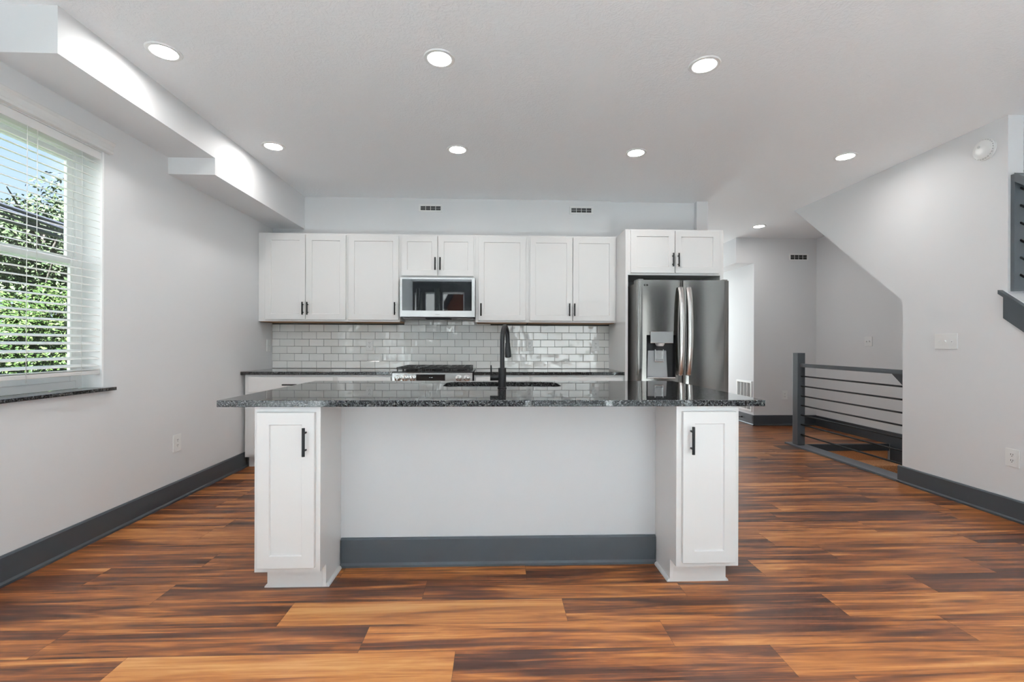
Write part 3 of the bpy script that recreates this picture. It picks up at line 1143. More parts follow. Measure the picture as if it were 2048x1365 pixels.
YT = YW - 0.0105
outlet('white outlet on the tile left of the range', (-1.353, YT, 1.168), '-y')
outlet('white outlet on the tile just right of the black faucet', (0.37, YT, 1.169), '-y')
outlet('white outlet on the tile beside the refrigerator panel', (1.095, YT, 1.169), '-y')
outlet('white outlet low on the left wall below the window side', (XL, 3.571, 0.43), '+x', w=0.085, h=0.126)
outlet('white outlet low on the right wall near the picture edge', (XR, 3.018, 0.42), '-x', w=0.085, h=0.122)
outlet('small white outlet low on the hall end wall behind the newel post', (4.255, YH, 0.444), '-y', w=0.078, h=0.125)
outlet('white switch plate on the left wall in the corner by the backsplash', (XL, 4.972, 1.16), '+x', 1, 'switch', w=0.075, h=0.125)
outlet('white triple switch plate on the right wall', (XR, 3.485, 1.21), '-x', 3, 'switch', w=0.18, h=0.12)
outlet('white double switch plate on the stairwell wall above the railing', (XS, 5.735, 1.23), '-x', 2, 'switch', w=0.118, h=0.12)

# ---- air registers
def register(label, x0, x1, z0, z1, y):
    t = thing('air_register', label, 'vent', ((x0 + x1) / 2, y, (z0 + z1) / 2), 'small white wall registers')
    w, h = x1 - x0, z1 - z0
    bm = B()
    m = 0.02
    for q in ((-w / 2, w / 2, h / 2 - m, h / 2), (-w / 2, w / 2, -h / 2, -h / 2 + m * 0.9), (-w / 2, -w / 2 + m, -h / 2 + m * 0.9, h / 2 - m), (w / 2 - m, w / 2, -h / 2 + m * 0.9, h / 2 - m)):
        box(bm, q[0], q[1], -0.008, 0.0, q[2], q[3], bev=0.002)
    obj('frame', bm, 'plate', t, fix=False)
    boxes('opening', [(-w / 2 + m, w / 2 - m, -0.0022, -0.0008, -h / 2 + m * 0.9, h / 2 - m)], 'slot', t, fix=False)
    bm = B()
    for i in range(1, 4):
        xx = -w / 2 + m + (w - 2 * m) * i / 4
        box(bm, xx - 0.0022, xx + 0.0022, -0.006, -0.002, -h / 2 + m * 0.9, h / 2 - m)
    box(bm, -w / 2 + m, w / 2 - m, -0.005, -0.003, -0.0008, 0.0008)
    obj('slat', bm, 'plate', t, fix=False)
    return t


register('white register with dark slots on the wall above the microwave cabinet', -0.835, -0.58, 2.61, 2.692, YW)
register('white register with dark slots high on the wall left of the refrigerator', 0.804, 1.064, 2.606, 2.692, YW)
register('white register with four dark openings high on the hall end wall', 4.315, 4.6, 2.427, 2.53, YH)

# return grille in the hall, on the face x = 3.79
t = thing('return_grille', 'white return air grille low on the bright hall side wall', 'vent', (3.79, 6.955, 0.42))
bm = B()
for q in ((-0.215, 0.215, 0.195, 0.225), (-0.215, 0.215, -0.225, -0.195), (-0.215, -0.185, -0.195, 0.195), (0.185, 0.215, -0.195, 0.195)):
    box(bm, -0.012, 0.0, q[0], q[1], q[2], q[3], bev=0.002)
obj('frame', bm, 'plate', t, fix=False)
bm = B()
for i in range(24):
    yy = -0.18 + 0.36 * i / 23
    prism(bm, [(-0.010, yy - 0.004), (-0.002, yy + 0.003), (-0.002, yy + 0.005), (-0.010, yy - 0.002)], 'z', -0.195, 0.195)
for yy in (-0.09, 0.0, 0.09):
    box(bm, -0.011, -0.002, yy - 0.004, yy + 0.004, -0.195, 0.195)
obj('louver', bm, 'plate', t, fix=False)
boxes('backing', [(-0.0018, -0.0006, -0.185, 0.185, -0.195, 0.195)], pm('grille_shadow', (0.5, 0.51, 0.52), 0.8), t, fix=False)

# door stop
bm = B()
cyl(bm, (3.773, 6.99, 0.085), (3.758, 6.99, 0.085), 0.012, n=12)
tube(bm, [(3.76, 6.99, 0.085), (3.70, 6.985, 0.083), (3.66, 6.97, 0.072), (3.652, 6.965, 0.05)], 0.005, n=8)
tag(obj('door_stop', bm, 'black'), 'small black door stop on the hall baseboard', 'door stop')

# smoke detector
t = thing('smoke_detector', 'round white smoke detector high on the right wall', 'smoke detector', (XR, 3.2, 2.578))
bm = B()
lathe(bm, [(0.0, 0.04), (0.03, 0.04), (0.058, 0.036), (0.066, 0.028), (0.067, 0.014), (0.072, 0.012), (0.075, 0.009), (0.075, 0.0)])
bmesh.ops.transform(bm, matrix=Matrix.Rotation(-PI / 2, 4, 'Y'), verts=bm.verts[:])
obj('housing', bm, 'plate', t, fix=False)
bm = B()
for i in range(24):
    a = 2 * PI * i / 24
    c_, s_ = math.cos(a), math.sin(a)
    box(bm, -0.0225, -0.017, 0.0665 * c_ - 0.003, 0.0665 * c_ + 0.003, 0.0665 * s_ - 0.003, 0.0665 * s_ + 0.003)
obj('vent_slot', bm, pm('detector_slot', (0.45, 0.45, 0.45), 0.6), t, fix=False)
bm = B()
cyl(bm, (-0.0395, 0.012, 0.022), (-0.042, 0.012, 0.022), 0.009, n=16)
obj('test_button', bm, pm('detector_button', (0.5, 0.5, 0.5), 0.5), t, fix=False)

# ------------------------------------------------------------------ microwave
mw = thing('microwave', 'stainless over the range microwave with a black glass door', 'microwave', (-0.583, YW, 1.43))
mx0, mx1, my, mz0, mz1 = -0.957, -0.209, 4.69, 1.452, 1.846
bm = B()
box(bm, mx0 + 0.004, mx1 - 0.004, my + 0.03, YW - 0.012, 1.447, 1.85)
obj('body', bm, 'black', mw)
bm = B()    # stainless door frame around the glass
gx0, gx1, gz0, gz1 = mx0 + 0.02, mx1 - 0.032, mz0 + 0.062, mz1 - 0.016
for q in ((mx0, gx0, mz0, mz1), (gx1, mx1, mz0, mz1), (gx0, gx1, mz0, gz0), (gx0, gx1, gz1, mz1)):
    box(bm, q[0], q[1], my, my + 0.028, q[2], q[3])
fr_ = obj('door', bm, 'steel_light', mw)
# slightly bowed glass, leaning a little downward
bm = B()
n = 14
rows = []
for zz, yo in ((gz0, -0.0005), ((gz0 + gz1) / 2, 0.0012), (gz1, 0.0005)):
    rows.append([bm.verts.new((gx0 + (gx1 - gx0) * i / n, my + 0.003 + yo - 0.004 * (1 - (2 * i / n - 1) ** 2), zz)) for i in range(n + 1)])
for a, b in zip(rows, rows[1:]):
    for i in range(n):
        f = bm.faces.new((a[i], a[i + 1], b[i + 1], b[i])); f.smooth = True
obj('door_glass', bm, 'blackglass', fr_)
bm = B()
for dx in (-0.016, 0.0, 0.016):
    box(bm, -0.583 + dx - 0.006, -0.583 + dx + 0.006, my - 0.0008, my, 1.474, 1.479)
obj('badge', bm, pm('badge_grey', (0.3, 0.3, 0.3), 0.4), fr_)
bm = B()
for a in (mx0 + 0.02, mx1 - 0.24):
    boxes('grease_filter', [(a, a + 0.22, my + 0.05, YW - 0.1, 1.436, 1.4465)], 'filter', mw)
boxes('light_housing', [(mx0 + 0.25, mx1 - 0.25, my + 0.04, YW - 0.2, 1.43, 1.4465)], 'black', mw)

# ------------------------------------------------------------------ range
rg = thing('gas_range', 'stainless slide in gas range with five knobs and black grates', 'range', (-0.59, YW, 0))
rx0, rx1, ry = -0.970, -0.212, 4.405
bm = B()
box(bm, rx0, rx1, ry + 0.04, YW - 0.013, 0.08, 0.895)
box(bm, rx0 + 0.03, rx1 - 0.03, ry + 0.1, YW - 0.03, 0.0, 0.08)
obj('body', bm, 'black', rg)
bm = B()
prism(bm, [(ry + 0.045, 0.77), (ry + 0.004, 0.775), (ry, 0.785), (ry + 0.004, 0.90), (ry + 0.012, 0.906), (ry + 0.045, 0.906)], 'x', rx0, rx1 - 0.006)
cp = obj('control_panel', bm, 'steel_light', rg)
boxes('display', [(-0.745, -0.475, ry - 0.0008, ry + 0.004, 0.833, 0.892)], 'blackglass', cp)
dsp = B()
for k, q in enumerate(((-0.622, 0.006), (-0.612, 0.003), (-0.603, 0.006), (-0.596, 0.006))):
    box(dsp, q[0], q[0] + q[1], ry - 0.0016, ry - 0.0009, 0.860, 0.867)
obj('display_digits', dsp, 'silver_ink', cp)
for kx in (-0.918, -0.847, -0.776, -0.345, -0.27):
    bm = B()
    lathe(bm, [(0.0, 0.036), (0.020, 0.036), (0.024, 0.033), (0.0255, 0.012), (0.0315, 0.010), (0.0315, 0.0)], n=28)
    box(bm, -0.0045, 0.0045, -0.021, 0.021, 0.034, 0.042, bev=0.0015)
    bmesh.ops.transform(bm, matrix=Matrix.Translation((kx, ry + 0.002, 0.857)) @ Matrix.Rotation(PI / 2, 4, 'X'), verts=bm.verts[:])
    obj('knob', bm, 'steel_light', cp)
bm = B()
box(bm, rx0, rx1, ry + 0.03, YW - 0.012, 0.896, 0.918, bev=0.004)
obj('cooktop', bm, 'cooktop', rg)
# three cast iron grates, one part each
gw = (rx1 - rx0 - 0.05) / 3
for i in range(3):
    a = rx0 + 0.025 + gw * i + 0.004
    b = a + gw - 0.008
    bm = B()
    ya, yb = ry + 0.055, YW - 0.045
    for q in ((a, b, ya, ya + 0.014), (a, b, yb - 0.014, yb), (a, a + 0.014, ya, yb), (b - 0.014, b, ya, yb),
              (a, b, (ya + yb) / 2 - 0.006, (ya + yb) / 2 + 0.006)):
        box(bm, *q, 0.936, 0.956, bev=0.003)
    for xx in (a + (b - a) * 0.33, a + (b - a) * 0.67):
        box(bm, xx - 0.005, xx + 0.005, ya, yb, 0.940, 0.957, bev=0.002)
    for yy in (ya + (yb - ya) * .25, ya + (yb - ya) * .75):
        box(bm, a, b, yy - 0.005, yy + 0.005, 0.940, 0.957, bev=0.002)
    for xx in (a + 0.002, b - 0.014):
        for yy in (ya, (ya + yb) / 2 - 0.006, yb - 0.012):
            box(bm, xx, xx + 0.012, yy, yy + 0.012, 0.9175, 0.938)
    obj('grate', bm, 'grate', rg)
for x, y, r in ((-0.84, 4.62, .045), (-0.84, 4.88, .036), (-0.59, 4.75, .055), (-0.34, 4.62, .04), (-0.34, 4.88, .045)):
    bm = B()
    lathe(bm, [(0.0, 0.016), (r * .8, 0.015), (r * .85, 0.008), (r, 0.006), (r, 0.0)], n=24)
    bmesh.ops.transform(bm, matrix=Matrix.Translation((x, y, 0.9178)), verts=bm.verts[:])
    obj('burner', bm, 'grate', rg)
bm = B()
box(bm, rx0 + 0.004, rx1 - 0.004, ry + 0.006, ry + 0.04, 0.245, 0.755, bev=0.004)
od = obj('oven_door', bm, 'steel_light', rg)
boxes('oven_glass', [(rx0 + 0.1, rx1 - 0.1, ry + 0.004, ry + 0.007, 0.32, 0.64)], 'blackglass', od)
bm = B()
cyl(bm, (rx0 + 0.05, ry - 0.03, 0.70), (rx1 - 0.05, ry - 0.03, 0.70), 0.011, n=16)
for s in (rx0 + 0.09, rx1 - 0.09):
    cyl(bm, (s, ry - 0.03, 0.70), (s, ry + 0.008, 0.70), 0.008, n=10)
obj('handle', bm, 'handle_steel', od)
bm = B()
box(bm, rx0 + 0.004, rx1 - 0.004, ry + 0.006, ry + 0.04, 0.085, 0.235, bev=0.004)
obj('drawer', bm, 'steel_light', rg)

# ------------------------------------------------------------------ refrigerator
fg = thing('refrigerator', 'stainless french door refrigerator with a water dispenser', 'refrigerator', (1.725, 4.9, 0))
fx0, fx1, fy, fz = 1.302, 2.150, 4.20, 1.772
fxm = 1.7225
boxes('cabinet_body', [(fx0 + 0.004, fx1 - 0.004, 4.285, 5.03, 0.03, 1.752), (fx0 + 0.05, fx1 - 0.05, 4.33, 5.0, 0.0, 0.03)], 'fridge_side', fg)


def bowed_panel(bm, x0, x1, z0, z1, yf, yb, bow, hole=None, n=16):
    """door skin bowed toward the viewer; hole = (x0,x1,z0,z1) left open in front"""
    xs = sorted(set([x0 + (x1 - x0) * i / n for i in range(n + 1)] + ([hole[0], hole[1]] if hole else [])))
    zs_ = [z0, z1] if not hole else [z0, hole[2], hole[3], z1]

    def yy(x):
        u = (x - x0) / (x1 - x0) * 2 - 1
        edge = max(0.0, abs(u) - 0.93) / 0.07
        return yf + bow * u * u + 0.012 * edge ** 2
    grid = [[bm.verts.new((x, yy(x), z)) for x in xs] for z in zs_]
    for j in range(len(zs_) - 1):
        for i in range(len(xs) - 1):
            xm_, zm_ = (xs[i] + xs[i + 1]) / 2, (zs_[j] + zs_[j + 1]) / 2
            if hole and hole[0] < xm_ < hole[1] and hole[2] < zm_ < hole[3]:
                continue
            f = bm.faces.new((grid[j][i], grid[j][i + 1], grid[j + 1][i + 1], grid[j + 1][i]))
            f.smooth = True
    bb = [[bm.verts.new((x, yb, z)) for x in (x0, x1)] for z in (z0, z1)]
    # sides, top, bottom, back
    lz = [g[0] for g in grid]
    rz = [g[-1] for g in grid]
    bm.faces.new([bb[0][0]] + [bb[1][0]] + lz[::-1])
    bm.faces.new([bb[1][1]] + [bb[0][1]] + rz)
    bm.faces.new([bb[0][1], bb[0][0]] + grid[0])
    bm.faces.new([bb[1][0], bb[1][1]] + grid[-1][::-1])
    bm.faces.new((bb[0][0], bb[0][1], bb[1][1], bb[1][0]))


hole = (1.379, 1.649, 0.868, 1.268)
bm = B()
bowed_panel(bm, fx0, fxm - 0.002, 0.735, fz, fy, fy + 0.075, 0.010, hole)
ld = obj('door', bm, 'steel', fg, recalc=False)
bm = B()
bowed_panel(bm, fxm + 0.002, fx1, 0.735, fz, fy, fy + 0.075, 0.010)
rd = obj('door', bm, 'steel', fg, recalc=False)
bm = B()
bowed_panel(bm, fx0, fx1, 0.06, 0.722, fy, fy + 0.075, 0.010)
fd = obj('freezer_drawer', bm, 'steel', fg, recalc=False)
bm = B()
tube(bm, [(fx0 + 0.09, fy - 0.035, 0.655), (fx0 + 0.16, fy - 0.05, 0.655), (fx1 - 0.16, fy - 0.05, 0.655), (fx1 - 0.09, fy - 0.035, 0.655)], 0.012)
for xx in (fx0 + 0.09, fx1 - 0.09):
    cyl(bm, (xx, fy - 0.035, 0.655), (xx, fy + 0.012, 0.655), 0.01)
obj('handle', bm, 'handle_steel', fd)


def bar_handle(parent, x, s):
    """bowed flat handle of a french door"""
    bm = B()
    pts, rad = [], []
    N = 22
    za, zc = 0.905, 1.70
    for i in range(N + 1):
        u = i / N
        v = 4 * u * (1 - u)
        pts.append((x, fy - 0.012 - 0.05 * v ** 0.75, za + (zc - za) * u))
        rad.append((0.024, 0.010))
    tube(bm, pts, rad, n=18, flat=(1, 0, 0))
    for zz in (za + 0.012, zc - 0.012):
        box(bm, x - 0.018, x + 0.018, fy - 0.022, fy + 0.010, zz - 0.02, zz + 0.02, bev=0.005)
    obj('handle', bm, 'handle_steel', parent)


bar_handle(ld, fxm - 0.036, 1)
bar_handle(rd, fxm + 0.040, 1)
# dispenser bay
bm = B()
hx0, hx1, hz0, hz1 = hole
yb = fy + 0.07
front = 0.006
vs = lambda y: [bm.verts.new(p) for p in ((hx0, y, hz0), (hx1, y, hz0), (hx1, y, hz1), (hx0, y, hz1))]
a, b = vs(fy + 0.0015), vs(yb)
for i in range(4):
    bm.faces.new((a[i], a[(i + 1) % 4], b[(i + 1) % 4], b[i]))
bm.faces.new(b)
dp = obj('dispenser', bm, 'black', ld)
bm = B()
box(bm, 1.410, 1.622, fy - 0.014, fy + 0.05, 1.192, 1.298, bev=0.003)
obj('display_panel', bm, 'steel_light', dp)
bm = B()
prism(bm, [(1.398, 0.872), (1.592, 0.872), (1.578, 1.125), (1.404, 1.125)], 'y', fy + 0.045, fy + 0.066, bev=0.006)
obj('back_plate', bm, 'dispenser', dp)
bm = B()
for q in ((1.462, 1.472, 1.03, 1.135), (1.536, 1.546, 1.03, 1.135), (1.462, 1.546, 1.02, 1.032)):
    box(bm, q[0], q[1], fy + 0.022, fy + 0.040, q[2], q[3], bev=0.003)
box(bm, 1.472, 1.536, fy + 0.034, fy + 0.042, 1.045, 1.125)
obj('paddle', bm, 'steel_light', dp)
bm = B()
lathe(bm, [(0.0, 0.0), (0.03, 0.0), (0.042, 0.022), (0.042, 0.026), (0.0, 0.026)], n=24)
bmesh.ops.transform(bm, matrix=Matrix.Translation((1.512, fy + 0.03, 1.166)), verts=bm.verts[:])
obj('spout', bm, 'plate', dp)
bm = B()
box(bm, hx0 + 0.004, hx1 - 0.004, fy - 0.004, fy + 0.06, hz0 + 0.0, hz0 + 0.014, bev=0.003)
obj('drip_tray', bm, 'steel_light', dp)
# small maker's mark, top left of the left door
bm = B()
lx = 1.352
for k, w_ in enumerate((0.010, 0.004, 0.012)):
    box(bm, lx, lx + w_, fy + 0.0022, fy + 0.008, 1.716, 1.732)
    lx += w_ + 0.006
obj('logo', bm, 'slot', ld)
for xx in (fx0 + 0.03, fx1 - 0.03):
    boxes('hinge_cover', [(xx - 0.022, xx + 0.022, fy + 0.03, fy + 0.17, 1.7525, 1.772 + 0.012)], 'fridge_side', fg)

# ------------------------------------------------------------------ island
YI = 2.175
YIF, YID = 2.20, 2.18
YP = 2.49
ki = thing('kitchen_island', 'grey painted island body with a charcoal baseboard in its knee space', 'island', (0.03, 2.9, 0))
bm = B()
box(bm, -1.112, 1.168, YP, 2.61, 0.0, 0.8825)
obj('knee_wall', bm, 'island_paint', ki)
bm = B()
prism(bm, [(YP, 0), (YP - 0.026, 0), (YP - 0.026, 0.012), (YP - 0.016, 0.022), (YP - 0.016, 0.142), (YP - 0.008, 0.15), (YP, 0.15)], 'x', -0.811, 0.866)
obj('baseboard', bm, 'charcoal', ki)
bm = B()
box(bm, -1.112, -1.092, 2.611, 3.29, 0.0, 0.8825)
box(bm, 1.148, 1.168, 2.611, 3.29, 0.0, 0.8825)
box(bm, -1.09, 1.146, 2.611, 3.29, 0.09, 0.108)
box(bm, -1.09, 1.146, 3.272, 3.29, 0.108, 0.8825)
box(bm, -1.09, 1.146, 3.20, 3.215, 0.0, 0.09)
obj('carcass', bm, 'cabinet', ki)
for a, b in ((-1.08, -0.55), (-0.54, -0.02 - 0.34), (-0.35, 0.04), (0.05, 0.43), (0.44, 1.13)):
    bm = B()
    tmp = B()
    shaker(tmp, -b, -a, 0.13, 0.86, 0.0)
    merge(bm, tmp, Matrix.Translation((0, 3.311, 0)) @ Matrix.Rotation(PI, 4, 'Z'))
    obj('door', bm, 'cabinet', ki)


def island_cabinet(label, xo, xi, d0, d1, hx):
    lo, hi = min(xo, xi), max(xo, xi)
    c = thing('island_cabinet', label, 'cabinet', ((lo + hi) / 2, YP, 0), 'narrow white cabinets at the island ends')
    bm = B()
    box(bm, lo, hi, YIF, YIF + 0.02, 0.112, 0.8825)
    box(bm, lo, hi, YIF + 0.02, YP - 0.001, 0.112, 0.8825)
    # the side facing the knee space runs down to the floor behind the toe
    s = 1 if xi > xo else -1
    a, b = (xi - 0.018, xi) if s > 0 else (xi, xi + 0.018)
    box(bm, a, b, YIF + 0.078, YP - 0.001, 0.0, 0.112)
    a, b = (xo + 0.03, xo + 0.05) if s > 0 else (xo - 0.05, xo - 0.03)
    box(bm, a, b, YIF + 0.09, YP - 0.001, 0.0, 0.112)
    obj('carcass', bm, 'cabinet', c)
    bm = B()
    a, b = (xo + 0.022, xi - 0.0185) if s > 0 else (xi + 0.0185, xo - 0.022)
    box(bm, a, b, YIF + 0.078, YIF + 0.089, 0.0, 0.1115)
    obj('toe_kick', bm, 'cabinet', c)
    bm = B()
    q = [(0, 0), (0.014, 0), (0.012, 0.008), (0.007, 0.013), (0, 0.016)]
    prism(bm, [(xi + s * (0.0005 + p), r) for p, r in q], 'y', YIF + 0.078, YP - 0.0275)
    obj('shoe_molding', bm, 'cabinet', c)
    bm = B()
    e = xo + s * 0.0195
    prism(bm, [(e - s * p + s * 0.002, r) for p, r in q], 'y', YIF + 0.078, YIF + 0.1)
    obj('shoe_molding', bm, 'cabinet', c)
    door(c, d0, d1, 0.136, 0.857, YID, hx, 0.725, 0.130, 0.056)
    return c


island_cabinet('narrow white shaker cabinet at the left end of the island', -1.116, -0.815, -1.098, -0.836, -0.874)
island_cabinet('narrow white shaker cabinet at the right end of the island', 1.171, 0.868, 0.893, 1.150, 0.930)


# island top with the sink cut-out
def rounded(x0, x1, y0, y1, r, n=6):
    pts = []
    for cx, cy, a0 in ((x1 - r, y1 - r, 0), (x0 + r, y1 - r, 90), (x0 + r, y0 + r, 180), (x1 - r, y0 + r, 270)):
        for i in range(n + 1):
            a = math.radians(a0 + 90 * i / n)
            pts.append((cx + r * math.cos(a), cy + r * math.sin(a)))
    return pts


SX0, SX1, SY0, SY1 = -0.332, 0.418, 2.862, 3.243
def build_island_top():
    bm = B()
    x0, x1, yy0, yy1 = -1.276, 1.288, YI, 3.345
    zt, zb = 0.914, 0.8835
    inner = rounded(SX0, SX1, SY0, SY1, 0.09)
    outer = []
    # match each inner point with a point on the outer rectangle
    cx, cy = (SX0 + SX1) / 2, (SY0 + SY1) / 2

    def solid(z, flip):
        vi = [bm.verts.new((p[0], p[1], z)) for p in inner]
        oc = [bm.verts.new(p) for p in ((x1, yy1, z), (x0, yy1, z), (x0, yy0, z), (x1, yy0, z))]
        n = len(vi)
        q = n // 4
        for c in range(4):
            seg = [vi[(c * q + i) % n] for i in range(q)]
            for i in range(len(seg) - 1):
                f = (oc[c], seg[i], seg[i + 1])
                bm.faces.new(f if not flip else f[::-1])
            f = (oc[c], seg[-1], vi[((c + 1) * q) % n], oc[(c + 1) % 4])
            bm.faces.new(f if not flip else f[::-1])
        return vi, oc
    ti, to = solid(zt, False)
    bi, bo = solid(zb, True)
    for a, b in ((ti, bi), (to, bo)):
        n = len(a)
        for i in range(n):
            bm.faces.new((a[i], a[(i + 1) % n], b[(i + 1) % n], b[i]))
    bmesh.ops.recalc_face_normals(bm, faces=bm.faces[:])
    es = [e for e in bm.edges if len(e.link_faces) == 2 and e.calc_face_angle(0) > 1.0]
    bmesh.ops.bevel(bm, geom=es, offset=0.0025, segments=2, profile=0.5, affect='EDGES')
    o = obj('island_countertop', bm, 'granite')
    tag(o, 'speckled black granite island top with a sink cut into it', 'countertop')


build_island_top()


def build_sink():
    bm = B()
    prof = [(0.006, 0.883), (-0.004, 0.883), (-0.006, 0.86), (-0.012, 0.72), (-0.05, 0.695)]
    rings = []
    for ins, z in prof:
        rings.append([bm.verts.new((p[0], p[1], z)) for p in rounded(SX0 + -ins, SX1 + ins, SY0 - ins, SY1 + ins, max(0.03, 0.09 + ins))])
    for a, b in zip(rings, rings[1:]):
        n = len(a)
        for i in range(n):
            f = bm.faces.new((a[i], a[(i + 1) % n], b[(i + 1) % n], b[i])); f.smooth = True
    bm.faces.new(rings[-1])
    t = thing('sink', 'undermount steel sink set in the black island top', 'sink', ((SX0 + SX1) / 2, (SY0 + SY1) / 2, 0.69))
    o = obj('basin', bm, 'sinksteel', t)
    bm = B()
    cyl(bm, (0.04, 3.06, 0.6955), (0.04, 3.06, 0.698), 0.045, n=28)
    obj('drain', bm, 'steel_light', t)


build_sink()

# faucet
fc = thing('faucet', 'tall matte black pull down faucet standing on the island', 'faucet', (0.04, 2.78, 0.914))
bm = B()
lathe(bm, [(0.0, 0.0), (0.027, 0.0), (0.027, 0.006), (0.0235, 0.008), (0.0235, 0.118), (0.0225, 0.121), (0.0, 0.121)], n=32)
obj('base', bm, 'black', fc, fix=False)
bm = B()
pts = [(0, 0, 0.118), (0, 0, 0.285)]
R, H = 0.098, 0.275
for i in range(1, 17):
    a = PI * i / 16 * 0.96
    rr = R * (1 - math.cos(a))
    pts.append((0.19 * rr, rr, 0.285 + 0.088 * math.sin(a)))
dx, dy, dz = pts[-1]
pts.append((dx + 0.001, dy + 0.003, 0.262))
tube(bm, pts, 0.0135, n=18)
obj('spout', bm, 'black', fc, fix=False)
bm = B()
tube(bm, [(dx, dy + 0.003, 0.272), (dx + 0.001, dy + 0.004, 0.25), (dx + 0.003, dy + 0.008, 0.205), (dx + 0.004, dy + 0.01, 0.183), (dx + 0.0042, dy + 0.0105, 0.180)],
     [0.0155, 0.0165, 0.020, 0.021, 0.018], n=20)
obj('spray_head', bm, 'black', fc, fix=False)
bm = B()
cyl(bm, (-0.022, 0, 0.062), (-0.072, 0, 0.062), 0.017, n=24)
tube(bm, [(-0.066, 0, 0.07), (-0.066, 0.001, 0.10), (-0.067, 0.003, 0.137)], [0.0055, 0.005, 0.0042], n=10)
obj('handle', bm, 'black', fc, fix=False)

# ------------------------------------------------------------------ stair railing
sr = thing('stair_railing', 'charcoal stair railing with a square newel post and seven thin horizontal rods', 'railing', (3.545, 4.6, 0))
bm = B()
box(bm, 3.50, 3.588, 5.268, 5.36, 0.02, 1.090, bev=0.004)
obj('newel_post', bm, 'rail', sr)
boxes('base_plate', [(3.468, 3.640, YX + 0.001, 5.46, 0.0005, 0.02)], 'rail_paint_lit', sr, bev=0.003)
bm = B()
box(bm, 3.522, 3.570, YX + 0.0005, 5.285, 0.926, 0.966, bev=0.004)
obj('handrail', bm, 'rail', sr)
for z in (0.820, 0.706, 0.591, 0.480, 0.369, 0.258, 0.142):
    bm = B()
    cyl(bm, (3.545, YX + 0.0005, z), (3.545, 5.29, z), 0.0085, n=12)
    obj('rod', bm, 'rod', sr)
bm = B()
prism(bm, [(4.13, 0.928), (4.035, 0.928), (3.2, 0.218), (3.2, 0.1375)], 'x', 3.615, 3.65)
obj('stair_handrail', bm, 'rail', sr)

# railing on the stairs above, at the right edge
sr2 = thing('stair_railing', 'dark upper stair railing with a flat post and rods at the right edge', 'railing', (3.55, 3.04, 1.55))
SL = 0.80
bm = B()
box(bm, 3.512, 3.60, 3.028, 3.0545, 1.55, 2.345, bev=0.003)
obj('newel_post', bm, 'rail', sr2)


def sloped(bm, x0, x1, ya, yb, za, th):
    """bar falling toward the viewer from (ya, za) at the stair slope"""
    zb_ = za - SL * (ya - yb)
    prism(bm, [(ya, za), (yb, zb_), (yb, zb_ - th), (ya, za - th)], 'x', x0, x1)


bm = B()
sloped(bm, 3.51, 3.604, 3.03, 1.5, 2.352, 0.06)
obj('handrail', bm, 'rail', sr2)
for i in range(6):
    z = 2.25 - 0.0 - i * 0.118
    bm = B()
    cyl(bm, (3.556, 3.03, z - 0.0), (3.556, 1.8, z - SL * 1.23), 0.0075, n=12)
    obj('rod', bm, 'rod', sr2)
bm = B()
sloped(bm, 3.458, 3.615, 3.086, 1.2, 1.562, 0.026)
obj('cap_board', bm, 'rail', sr2)
bm = B()
sloped(bm, 3.472, 3.4935, 3.064, 1.2, 1.525, 0.158)
obj('skirt_board', bm, 'rail', sr2)

# ------------------------------------------------------------------ outdoors
g = boxes('ground', [(-60, 40, -40, 60, -1.6, -1.4)], 'grass')
g.data.materials[0] = M['grass']
struct(g, 'green lawn outside the window', 'ground')


def leaf_crown(bm, center, rad, n, rng, size):
    lt = bm.faces.layers.float.get('tone') or bm.faces.layers.float.new('tone')
    lobes = []
    for _ in range(26):
        d = Vector((rng.gauss(0, 1), rng.gauss(0, 1), rng.gauss(0, 0.8))).normalized()
        lobes.append((Vector(center) + Vector((d.x * rad[0], d.y * rad[1], d.z * rad[2])) * rng.uniform(0.35, 0.85), rng.uniform(0.26, 0.48)))
    for i in range(n):
        c, k = lobes[rng.randrange(len(lobes))]
        d = Vector((rng.gauss(0, 1), rng.gauss(0, 1), rng.gauss(0, 1))).normalized() * (rng.random() ** 0.45)
        p = c + Vector((d.x * rad[0] * k, d.y * rad[1] * k, d.z * rad[2] * k))
        nrm = (d + Vector((rng.gauss(0, .6), rng.gauss(0, .6), rng.gauss(0.5, .6)))).normalized()
        u = nrm.orthogonal().normalized()
        u = (Matrix.Rotation(rng.uniform(0, 2 * PI), 3, nrm) @ u)
        v = nrm.cross(u)
        s = size * rng.uniform(0.6, 1.3)
        vs = [bm.verts.new(p + u * (a * s) + v * (b * s * 0.55) + nrm * (c_ * s * 0.15)) for a, b, c_ in ((-1, 0, 0), (0, -1, 1), (1, 0, 0), (0, 1, 1))]
        f = bm.faces.new(vs)
        f[lt] = min(1, max(0, rng.gauss(0.5, 0.28)))


def make_tree(label, loc, h, rad, n, seed, mat, size, group='trees outside the window', zc=None):
    rng = random.Random(seed)
    t = thing('tree', label, 'tree', loc, group)
    bm = B()
    tube(bm, [(0, 0, 0), (0.1, 0.05, h * .3), (0, 0.1, h * .6), (0.15, 0, h * .8)], [0.22, 0.18, 0.12, 0.05], n=12)
    for k in range(7):
        a = rng.uniform(0, 2 * PI)
        z = h * rng.uniform(.35, .65)
        tube(bm, [(0.05, 0.05, z), (rad[0] * .4 * math.cos(a), rad[1] * .4 * math.sin(a), z + h * .12), (rad[0] * .75 * math.cos(a), rad[1] * .75 * math.sin(a), z + h * .2)], [0.08, 0.05, 0.02], n=8)
    obj('trunk', bm, 'bark', t, fix=False)
    bm = B()
    leaf_crown(bm, (0, 0, zc if zc else h * .66), rad, n, rng, size)
    obj('crown', bm, mat, t, fix=False, recalc=False)
    return t


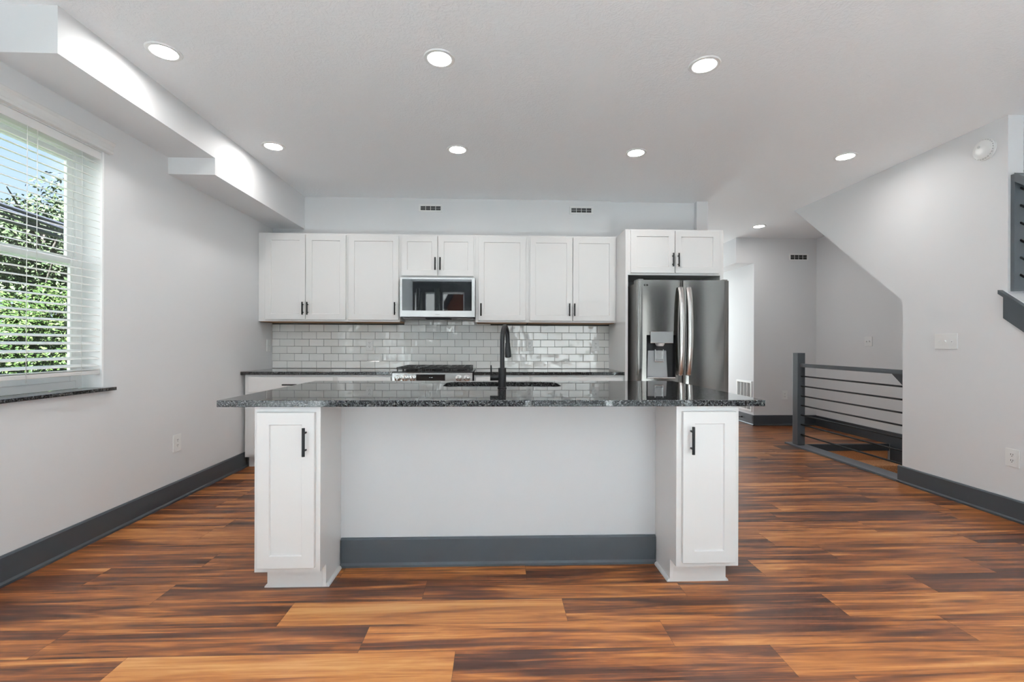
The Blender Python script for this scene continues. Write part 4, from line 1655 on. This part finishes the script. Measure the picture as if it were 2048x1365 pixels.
make_tree('tall loose green tree against the sky outside the window', (-20.6, 21.8, -1.4), 10.8, (2.9, 2.9, 2.9), 12000, 5, 'leaf_pale', 0.11)
make_tree('pale green tree behind the power lines outside the window', (-28.5, 28.0, -1.4), 12.0, (3.2, 3.2, 3.2), 9000, 8, 'leaf_pale', 0.15)
make_tree('dense dark green bush low outside the window', (-12.6, 12.4, -1.4), 3.3, (1.6, 1.6, 1.35), 15000, 12, 'leaf', 0.055, zc=2.1)
make_tree('dense green bushy tree beside the low bush outside the window', (-15.8, 17.3, -1.4), 5.2, (2.3, 2.3, 2.1), 14000, 17, 'leaf', 0.075, zc=2.7)

pc = thing('power_cable', 'thick dark bundle of power cables crossing outside the window', 'cable', (-7, 7, 3))
for k in range(5):
    bm = B()
    off = (k - 2) * 0.045
    pts = []
    for i in range(25):
        u = i / 24
        y = -6 + 26 * u
        z = 3.02 - 0.055 * (y - 7.2) + 0.004 * (y - 7.2) ** 2 + off + 0.02 * math.sin(k * 2 + u * 9)
        pts.append((-7.0 + 0.03 * ((k * 7) % 3), y, z))
    tube(bm, pts, 0.022 if k % 2 else 0.03, n=8)
    obj('cable', bm, 'cable', pc)

fn = thing('wooden_fence', 'brown wooden fence low outside the window', 'fence', (-18.6, 14, -1.4))
bm = B()
for i in range(7):
    box(bm, -18.62, -18.58, 8, 22, -1.35 + i * 0.28, -1.35 + i * 0.28 + 0.25)
obj('board_panel', bm, 'fence', fn)
for yy in (9.0, 11.4, 13.8, 16.2, 18.6):
    boxes('post', [(-18.58, -18.46, yy - 0.06, yy + 0.06, -1.4, 0.75)], 'siding', fn)

hs = thing('house', 'neighbouring house with pale siding and a brick gable behind the viewer', 'house', (-2, -17, -1.4))
bm = B()
for i in range(15):
    z = -1.4 + i * 0.24
    prism(bm, [(-17.0, z), (-16.96, z), (-16.99, z + 0.24), (-17.03, z + 0.24)], 'x', -9, 1.5)
obj('siding_wall', bm, 'siding', hs)
bm = B()
prism(bm, [(-2.4, 2.9), (2.0, 2.9), (2.0, 5.7), (0.3, 5.7), (-2.4, 3.7)], 'y', -16.9, -16.5)
obj('brick_gable', bm, 'brick', hs)
bm = B()
prism(bm, [(-2.9, 3.25), (0.3, 5.7), (2.0, 5.7), (2.0, 6.0), (0.2, 6.0), (-2.9, 3.6)], 'y', -16.95, -16.2)
obj('roof', bm, 'roof', hs)
